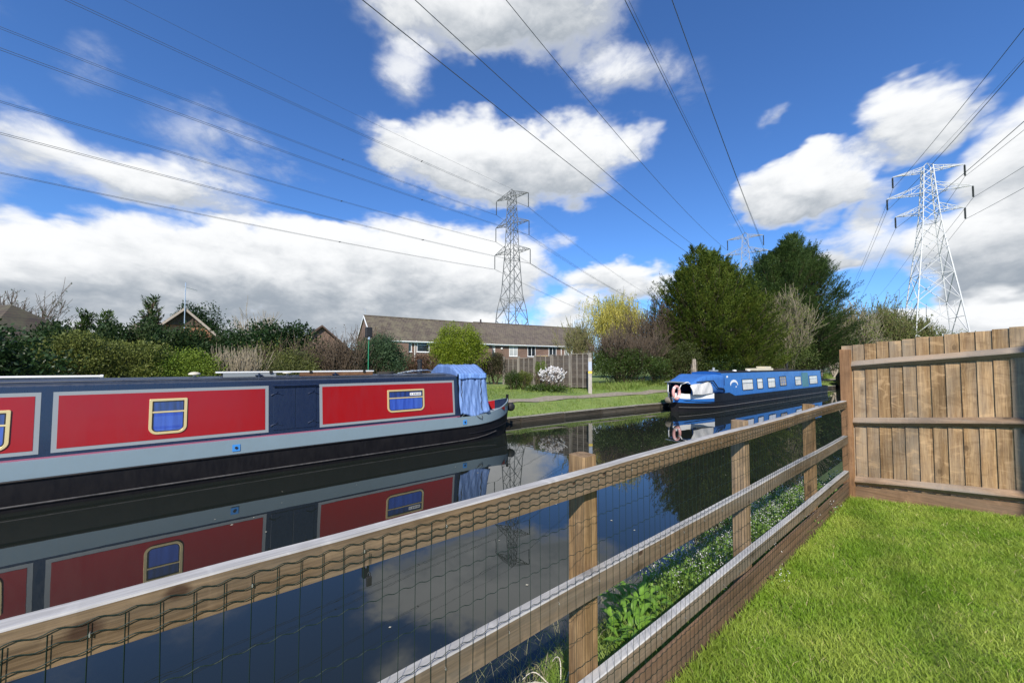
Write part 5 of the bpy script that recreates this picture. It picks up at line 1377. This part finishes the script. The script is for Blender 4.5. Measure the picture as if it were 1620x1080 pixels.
# --- left side, back to front
shrub('evergreen_tree', 'rounded dark evergreen tree behind the orange brick gable', 'tree', 268, 344, 487, 0, F_DARK, 26000, .22, k=18, F=44, seed=3)
twig_bush('bare_tree', 'bare twiggy treetop with sparse buds above the roof at far left', 'tree', -60, 72, 461, 0, TWIGB, 14, 3, 5, F=30, leaf=F_HEDGE, nleaf=2600, ls=.12, rad=.03)
twig_bush('bare_tree', 'thin bare treetop poking above the hedge left of the small dark gable', 'tree', 386, 446, 497, 0, TWIGP, 12, 3, 6, F=40, rad=.03)
shrub('laurel_hedge', 'very dark tall evergreen hedge at the left edge', 'hedge', -330, 72, 506, 14.6, F_DARK, 30000, .085, k=40, lump=.3, seed=4, group=HG, shoots=30, deep=.35)
for i, (x0, x1, yt, s_) in enumerate(((52, 160, 517, 40), (138, 232, 514, 60), (205, 300, 512, 70), (268, 352, 521, 30), (330, 412, 523, 40))):
    shrub('hedge_conifer', ('dark shaggy hedge conifer, leftmost of the row behind the olive bush', 'dark shaggy hedge conifer with small spires behind the middle of the olive bush', 'dark shaggy hedge conifer below and left of the brick gable', 'dark clipped hedge conifer directly under the brick gable', 'dark brownish hedge conifer between the gable and the broadleaf hedge')[i],
          'hedge', x0, x1, yt, 21, F_HEDGE, 12000, .13, asp=.35, k=26, lump=.34, seed=20+i, group=HG, shoots=s_)
for i, (x, yt, w) in enumerate(((237, 481, 24), (166, 499, 15), (128, 503, 10))):
    t = tpx(x, 22); conifer('young_conifer', ('open spiky young conifer rising highest above the dark hedge', 'short young conifer spire between the roof sliver and the left roof', 'tiny leaning conifer tip above the left hedge')[i], x-w, x+w, yt, CA*t+SA*22, F_CON2, 46, 40+i, prof=((0, 1), (.5, .7), (.8, .35), (1, .03)), spl=.55, plumes=4, per=12)
shrub('broadleaf_hedge', 'glossy dark broadleaf hedge left of the small dark gable', 'hedge', 385, 508, 515, 19.5, F_DARK, 15000, .12, k=26, lump=.34, seed=8, group=HG, shoots=50)
shrub('olive_shrub', 'broad rounded olive-green shrub behind the left half of the red narrowboat', 'shrub', 58, 246, 530, 15.4, F_OLIVE, 30000, .060, k=50, lump=.24, seed=9, group=HG, shoots=60)
shrub('clipped_shrub', 'low yellow-green shrub behind the red narrowboat, right of the olive one', 'shrub', 234, 352, 555, 15.2, F_YG, 17000, .055, k=36, lump=.30, seed=10, group=HG)
twig_bush('dogwood_bush', 'fan of bare grey-brown upright stems behind the red narrowboat roof', 'shrub', 338, 408, 549, 15.0, TWIGP, 150, 1, 11, rad=.016, spread=.25, up=.35, leaf=F_BROWN, nleaf=900, ls=.04)
shrub('olive_shrub', 'low olive-yellow shrub behind the gangplank on the boat roof', 'shrub', 386, 506, 556, 15.6, G('muted_olive_leaf', (.10, .12, .03), (.14, .15, .035), (.08, .09, .03)), 15000, .055, k=30, lump=.3, seed=12, group=HG, shoots=30)
twig_bush('hazel_bush', 'tangled brown twiggy growth behind the low olive-yellow shrub', 'shrub', 378, 500, 538, 17.5, TWIGB, 40, 2, 13, rad=.014, leaf=F_OLIVE, nleaf=5000, ls=.06)
twig_bush('twiggy_bush', 'rounded leafless purple-brown bush left of the green mast', 'shrub', 492, 576, 533, 17.0, TWIGB, 70, 2, 14, rad=.012, spread=.45, leaf=F_BROWN, nleaf=6500, ls=.055, fan=.75)
shrub('round_shrub', 'rounded blue-green shrub behind the green mast', 'shrub', 556, 640, 533, 17.3, F_BLUE, 18000, .075, k=30, lump=.32, seed=15, group=HG)
twig_bush('twiggy_bush', 'brown twiggy bush rising behind the rounded blue-green shrub', 'shrub', 566, 622, 523, 19.5, TWIGB, 40, 2, 16, rad=.013, leaf=F_BROWN, nleaf=2500, ls=.06)
shrub('bronze_shrub', 'reddish bronze shrub between the blue-green shrub and the round lime tree', 'shrub', 630, 694, 561, 19.0, F_RED, 9000, .075, k=20, seed=17, group=HG)
r_ = shrub('round_tree', 'clipped round lime-green tree in front of the terrace', 'tree', 682, 769, 516, 21.0, F_LIME, 34000, .085, k=60, lump=.24, seed=18, yb=618, trunk=.08)
shrub('dark_shrub', 'dark brown-green shrub between the lime tree and the panel fence', 'shrub', 760, 802, 559, 20.5, G('dark_brown_leaf', (.05, .06, .02), (.075, .075, .03), (.06, .05, .03)), 8000, .075, k=16, seed=19, group=HG)
shrub('small_round_shrub', 'small rounded shrub at the left foot of the panel fence', 'shrub', 797, 824, 587, 0, F_IVY, 4500, .055, k=12, seed=21, F=20.6, base=.98)
shrub('small_round_shrub', 'small rounded shrub just left of the white blossom', 'shrub', 816, 843, 588, 0, F_OLIVE, 4500, .055, k=12, seed=22, F=20.8, base=.98)
shrub('conical_shrub', 'little pointed olive shrub against the panel fence behind the white blossom', 'shrub', 846, 864, 572, 0, F_YG, 2500, .055, k=9, seed=23, F=21.6, base=.98)
def blossom():
    R = twig_bush('magnolia', 'small shrub covered in white blossom in front of the panel fence', 'shrub', 850, 896, 583, 0, TWIGB, 26, 1, 24, F=20.0, base=.95, rad=.012, spread=.3)
    r = np.random.default_rng(3); rx = 23/600*20; n = 230; c = unit(r.normal(size=(n, 3)))*np.array([rx*.98, rx*.7, .42])*r.uniform(.55, 1.02, (n, 1)); c[:, 2] += .86
    P = []; A = []
    for q in c:
        for k in range(9): a = r.normal(0, 1, 3); a /= np.linalg.norm(a); P.append(q); A.append(a)
    P, A = np.array(P), np.array(A); s = r.uniform(.06, .10, len(P)); leaf_mesh('blossom', P, unit(np.cross(A, r.normal(size=A.shape))), A, s, s*.6, F_WHITE, R)
    n = 2600; P = r.normal(0, 1, (n, 3))*np.array([.5, .25, .10])+np.array([-.35, -.15, .12]); P[:, 2] = np.abs(P[:, 2]); A = unit(r.normal(size=(n, 3))+[0, 0, 1]); s = r.uniform(.08, .16, n)
    leaf_mesh('foliage', P, unit(np.cross(A, r.normal(size=A.shape))), A, s, s*.35, F_IVY, R)
blossom()
twig_bush('young_tree', 'thin young tree with hazy spring leaf over the right end of the terrace', 'tree', 893, 944, 508, 0, TWIGG, 12, 3, 25, F=29, leaf=F_SPR, nleaf=2500, ls=.07, rad=.018)
# --- right side
def willow():
    F = 36; c = W(977, F, 1.0); R = thing('willow', c, math.atan2(-CA, SA), 'yellow weeping willow in early leaf to the left of the big conifers', 'tree')
    r = np.random.default_rng(31); H = zrow(452, F)-1.0; rx = 60/600*F; segs = []; tips = []
    for i in range(9):
        a = r.uniform(0, 2*np.pi); d = np.array([np.cos(a)*.55, np.sin(a)*.5, 1.0]); grow(r, np.array([0, 0, H*.25]), d/np.linalg.norm(d), H*.42, .12, 2, segs, tips, .7, .12, (4, 5), .25)
    segs.append(((0, 0, -.2), (0, 0, H*.3), .3, .2)); 
    S = np.array([b for _, b, _, _ in segs]); mz = S[:, 2].max(); mx = np.percentile(np.abs(S[:, 0]), 98); k = np.array([rx*.92/mx, rx*.8/mx, H*.97/mz])
    segs = [(tuple(np.array(a)*k), tuple(np.array(b)*k), q, w) for a, b, q, w in segs]; seg_mesh('trunk', segs, TWIGG, R, n=4)
    P = []; A = []; st = []
    B, _n = lumpy_points(r, 2200, (rx*1.0, rx*.8, H*.40), 18, .42, .3); B[:, 2] = B[:, 2]*1.0+H*.62; B = B[B[:, 2] > H*.38]
    for i in range(2000):
        p = B[r.integers(0, len(B))]+r.normal(0, .18, 3); L = r.uniform(.4, 1.9); dx = r.normal(0, .18, 2); m = int(L*16)
        u = np.linspace(0, 1, m)[:, None]; q = p+np.array([dx[0], dx[1], 0])*np.sqrt(u)*L*.8+np.array([0, 0, -1.0])*L*u**1.3; P.append(q+r.normal(0, .03, (m, 3))); A.append(np.tile([dx[0]*.4, dx[1]*.4, -1.0], (m, 1))+r.normal(0, .45, (m, 3)))
    P = np.concatenate(P); A = unit(np.concatenate(A)); s = r.uniform(.10, .20, len(P)); leaf_mesh('crown', P, unit(np.cross(A, r.normal(size=A.shape))), A, s, s*.34, F_WIL, R)
willow()
twig_bush('thorn_thicket', 'tall brown leafless thicket between the willow and the conifers', 'tree', 996, 1112, 484, 0, TWIGB, 60, 3, 33, F=31, rad=.030, leaf=F_BROWN, nleaf=14000, ls=.09, spread=.55, kids=(3, 4))
twig_bush('thorn_thicket', 'lower brown thicket right behind the marker post', 'tree', 938, 1040, 522, 0, TWIGB, 80, 2, 34, F=26, rad=.02, leaf=F_BROWN, nleaf=12000, ls=.07, kids=(4, 5))
shrub('ivy_thicket', 'dense dark ivy-clad bush at the back of the grass, right of the marker post', 'shrub', 926, 1052, 553, 0, F_IVY, 20000, .09, k=36, lump=.3, seed=35, F=25.5, shoots=40)
shrub('ivy_thicket', 'olive-green bush beneath the left side of the nearer conifer', 'shrub', 1020, 1112, 545, 0, G('olive_ivy_leaf', (.065, .085, .022), (.10, .12, .03), (.05, .06, .02)), 16000, .09, k=30, lump=.3, seed=36, F=27, shoots=40)
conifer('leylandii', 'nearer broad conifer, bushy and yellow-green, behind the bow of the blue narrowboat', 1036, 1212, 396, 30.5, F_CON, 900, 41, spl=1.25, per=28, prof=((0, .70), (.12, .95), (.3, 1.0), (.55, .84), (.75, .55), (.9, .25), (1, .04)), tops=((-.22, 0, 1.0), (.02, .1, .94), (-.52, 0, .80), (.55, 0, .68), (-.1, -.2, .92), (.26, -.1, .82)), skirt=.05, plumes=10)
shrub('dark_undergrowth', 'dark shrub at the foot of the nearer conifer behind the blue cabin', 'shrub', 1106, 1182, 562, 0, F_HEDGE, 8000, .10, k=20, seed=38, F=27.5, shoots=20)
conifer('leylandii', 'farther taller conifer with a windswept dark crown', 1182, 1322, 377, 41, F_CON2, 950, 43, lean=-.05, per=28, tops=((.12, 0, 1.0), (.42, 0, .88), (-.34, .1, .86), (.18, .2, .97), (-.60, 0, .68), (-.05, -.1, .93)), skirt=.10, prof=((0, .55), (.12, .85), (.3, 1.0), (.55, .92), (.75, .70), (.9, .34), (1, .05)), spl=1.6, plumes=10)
twig_bush('ivy_clad_tree', 'half-bare tree with cream twigs and ivy between the two conifers', 'tree', 1196, 1278, 470, 0, TWIGC, 34, 3, 44, F=33, rad=.03, leaf=F_SPR, nleaf=15000, ls=.10, spread=.5)
shrub('leafy_undergrowth', 'leafy green undergrowth below the half-bare tree behind the blue cabin', 'shrub', 1186, 1280, 528, 0, G('pale_ivy_leaf', (.10, .13, .03), (.15, .18, .045), (.06, .09, .02)), 13000, .10, k=26, seed=45, F=33.5, shoots=40)  # paler green than the plain ivy leaf
shrub('dark_undergrowth', 'dark green undergrowth beneath the farther conifer', 'shrub', 1262, 1330, 530, 0, F_IVY, 9000, .11, k=20, seed=46, F=40, shoots=20)
for i, (x0, x1, yt, F, m_, n) in enumerate(((1298, 1382, 487, 50, TWIGP, 5000), (1356, 1438, 484, 56, TWIGG, 7000), (1412, 1486, 501, 56, TWIGG, 9000))):
    twig_bush('hedgerow_tree', ('pale twiggy hedgerow tree just right of the tall dark conifer', 'hazy green hedgerow tree at the middle of the row above the fence', 'low leafy hedgerow tree at the foot of the silver pylon')[i], 'tree', x0, x1, yt, 0, m_, 34, 3, 50+i, F=F, leaf=F_SPR, nleaf=int(n*2.4), ls=.17, rad=.05, spread=.6, group='hedgerow trees beyond the right fence')
shrub('hedgerow_bush', 'small green treetop just above the fence boards right of the silver pylon', 'shrub', 1484, 1536, 526, 0, F_SPR, 3000, .2, k=12, seed=55, F=60)
shrub('hedgerow_bush', 'green bush behind the corner post and the third boat', 'shrub', 1296, 1350, 556, 0, F_SPR, 8000, .13, k=18, seed=56, F=46, shoots=20)
def pale_stems():
    # dead and pale trunks
    c = W(1098, 25.0, .95); R = thing('tree_stump', c, 0, 'pale split dead trunk standing left of the blue narrowboat cabin', 'tree trunk')
    r = np.random.default_rng(8); m = MB(); m.tube([(0, 0, -.3), (.03, 0, .5), (-.04, .02, 1.1), (.02, 0, 1.75)], [.24, .19, .17, .10], 10); m.build('trunk', BARKP, R)
    segs = []
    for i in range(26): a = r.uniform(0, 6.28); x = .22*np.cos(a); y = .22*np.sin(a); segs.append(((x, y, 0), (x*.7+r.normal(0, .05), y*.7, r.uniform(1.0, 2.0)), .018, .006))
    seg_mesh('splinters', segs, TWIGP, R)
    for px, F, h, lb, sd in ((1297, 41, 3.0, 'cream curved bare trunk at the right end of the blue narrowboat', 1), (1318, 44, 4.6, 'leaning pale trunk forking upward beside the corner post', 2)):
        c = W(px, F, 1.0); R = thing('pale_tree', c, 0, lb, 'tree'); segs = []; tips = []; r = np.random.default_rng(sd)
        for k in range(3): grow(r, np.array([k*.15, 0, -.2]), unit(np.array([[.35-.3*k*SA, -.3+.2*k, 1.0]]))[0], h*.7, .13, 3, segs, tips, .5, .1, (2, 3))
        seg_mesh('trunk', segs, BARKP, R, n=6); P = np.array(tips)[r.integers(0, len(tips), 900)]+r.normal(0, .25, (900, 3)); A = unit(r.normal(size=(900, 3))); s = r.uniform(.08, .16, 900)
        leaf_mesh('foliage', P, unit(np.cross(A, r.normal(size=A.shape))), A, s, s*.6, F_SPR, R)
    c = W(1312, 70, 1.0); R = thing('cream_cottage', c, math.atan2(-CA, SA), 'cream-walled building glimpsed through the twigs beside the corner post', 'house')
    gable_block(R, 5.0, 6, 3.2, 4.9, paint('cream_render', (.62, .55, .40), .9, .2), TILER); house_window(R, 1.0, 2.2, 1.2, 2.4, 0); house_window(R, 3.0, 4.2, 1.2, 2.4, 0)
pale_stems()
# --- the near bank, between the fence and the water
def near_bank():
    r = np.random.default_rng(61)
    def gz(d): return float(np.interp(d, [1.06, 1.14, 1.45, 1.7, 1.95, 2.15, 2.4], [.64, .60, .47, .30, .12, -.02, -.25]))
    # comfrey-like clumps of broad leaves
    LEAF = foliage('broad_dock_leaf', (.17, .33, .04), (.23, .41, .06), (.13, .26, .035), .35, .45, 5)
    for i, (t, d, n, sc, lb) in enumerate(((2.55, 1.62, 46, 1.0, 'clump of broad green leaves just right of the nearest fence post'), (2.95, 1.80, 40, .9, 'clump of broad leaves beyond the first, nearer the water'), (2.25, 1.45, 26, .8, 'low clump of broad leaves hard against the nearest fence post'), (3.45, 1.70, 20, .7, 'smaller clump of broad leaves farther along the bank'))):
        R = thing('leafy_plant', (t, d, gz(d)-.02), 0, lb, 'plant'); mb = MB()
        for k in range(int(n*3)):
            a = r.uniform(0, 6.28); rr = r.uniform(0, .24)*sc; L = r.uniform(.08, .17)*sc; w = L*r.uniform(.28, .36); el = r.uniform(.25, 1.25); z0 = r.uniform(.02, .26)*sc
            o = Vector((math.cos(a), math.sin(a), 0)); s = Vector((-math.sin(a), math.cos(a), 0)); p = Vector((rr*math.cos(a+.5), rr*math.sin(a+.5), z0)); V = []; el0 = el
            ns = 6
            for j in range(ns+1):
                f = j/ns; ww = w*.5*math.sin(math.pi*min(1, f*.93+.05))**.8*(1-.1*f); nrm = o*(-math.sin(el))+Vector((0, 0, math.cos(el)))
                V += [p-s*ww+nrm*ww*.28, p.copy(), p+s*ww+nrm*ww*.28]
                p = p+(o*math.cos(el)+Vector((0, 0, math.sin(el))))*(L/ns); el -= .26
            mb.add(V, [q for j in range(ns) for q in ((3*j, 3*j+1, 3*j+4, 3*j+3), (3*j+1, 3*j+2, 3*j+5, 3*j+4))])
        mb.build('leaves', LEAF, R, smooth=True)
        st = MB()
        for k in range(7): a = r.uniform(0, 6.28); st.tube([(0, 0, -.02), (.05*math.cos(a), .05*math.sin(a), .18*sc)], [.006, .003], 5)
        st.build('stems', F_SPR, R)
    GR = foliage('bank_side_grass', (.20, .31, .045), (.14, .23, .03), (.26, .34, .08), .35, .55, 4)
    P = []
    for t, d in zip(r.uniform(.9, 7.5, 20000), r.uniform(1.12, 2.2, 20000)):
        if t < 1.9 and d > 1.75: continue
        P.append((t, d, gz(d)-.01))
    blades('bank_side_grass', np.array(P), .05, .17, .007, GR, .9, 62)
    # small-leaved herbs with white specks, thick towards the corner
    HB = foliage('herb_leaf', (.17, .29, .05), (.24, .37, .08), (.12, .22, .035), .35, .5, 3)
    P = []; A = []; Wp = []; WA = []
    for k in range(900):
        t = 2.9+4.2*r.random()**.8; d = r.uniform(1.2, 2.25); h = r.uniform(.08, .30)*(1 if d < 2.0 else .7); z = gz(d); lean = r.normal(0, .10, 2)
        m = int(26+h*90); u = r.random(m); q = np.stack([t+lean[0]*u+r.normal(0, .03, m), d+lean[1]*u+r.normal(0, .03, m), z+h*u], 1); P.append(q); A.append(unit(r.normal(size=(m, 3))+[0, 0, .3]))
        if r.random() < .72:
            c = np.array([t+lean[0], d+lean[1], z+h+.02]); m = int(r.integers(8, 22)); Wp.append(c+r.normal(0, .026, (m, 3))); WA.append(unit(r.normal(size=(m, 3))+[0, 0, .6]))
    P, A = np.concatenate(P), np.concatenate(A); s = r.uniform(.018, .042, len(P))
    o = leaf_mesh('bank_herbs', P, unit(np.cross(A, r.normal(size=A.shape))), A, s, s*.6, HB); o['kind'] = 'stuff'
    P, A = np.concatenate(Wp), np.concatenate(WA); s = r.uniform(.006, .014, len(P))
    o = leaf_mesh('white_flower_specks', P, unit(np.cross(A, r.normal(size=A.shape))), A, s, s*.8, F_WHITE); o['kind'] = 'stuff'
    # bleached dead stems by the nearest post
    R = thing('dead_bramble', (1.72, 1.62, .30), 0, 'bleached white dead stems arching low beside the nearest fence post', 'bramble'); m = MB()
    for k, (a, L) in enumerate(((2.6, .42), (2.9, .36), (3.3, .30), (2.2, .34), (.4, .3), (1.3, .26), (3.7, .25))):
        m.tube([(math.cos(a)*L*f+.02*math.sin(k+f*5), math.sin(a)*L*f*.6, .16*math.sin(f*2.4)+.02) for f in np.linspace(0, 1, 9)], [.0045*(1-.6*f) for f in np.linspace(0, 1, 9)], 5)
    m.build('stems', paint('bleached_stem', (.60, .54, .46), .8, .3), R)
    # drooping seed grasses at the water's edge
    P = []
    for k in range(900): t = 1.2+4.5*r.random(); d = r.uniform(1.9, 2.3); P.append((t, d, gz(d)))
    blades('waterside_stems', np.array(P), .10, .34, .005, foliage('dry_stem', (.34, .30, .18), (.24, .26, .10), (.40, .36, .24), .2, .8, 4), .9, 63)
    # small floating leaves and feathers on the canal
    m = MB()
    for k in range(40):
        t = r.uniform(0, 14); d = r.uniform(3.0, 9.0); a = r.uniform(0, 6.28); s = r.uniform(.008, .022); m.add([(t+s*math.cos(a+q)*(1 if q in (0, math.pi) else .5), d+s*math.sin(a+q)*.8, .004) for q in (0, 1.6, math.pi, 4.7)], [(0, 1, 2, 3)])
    o = m.build('floating_leaves', paint('dry_leaf', (.45, .42, .32), .8)); o['kind'] = 'stuff'
near_bank()
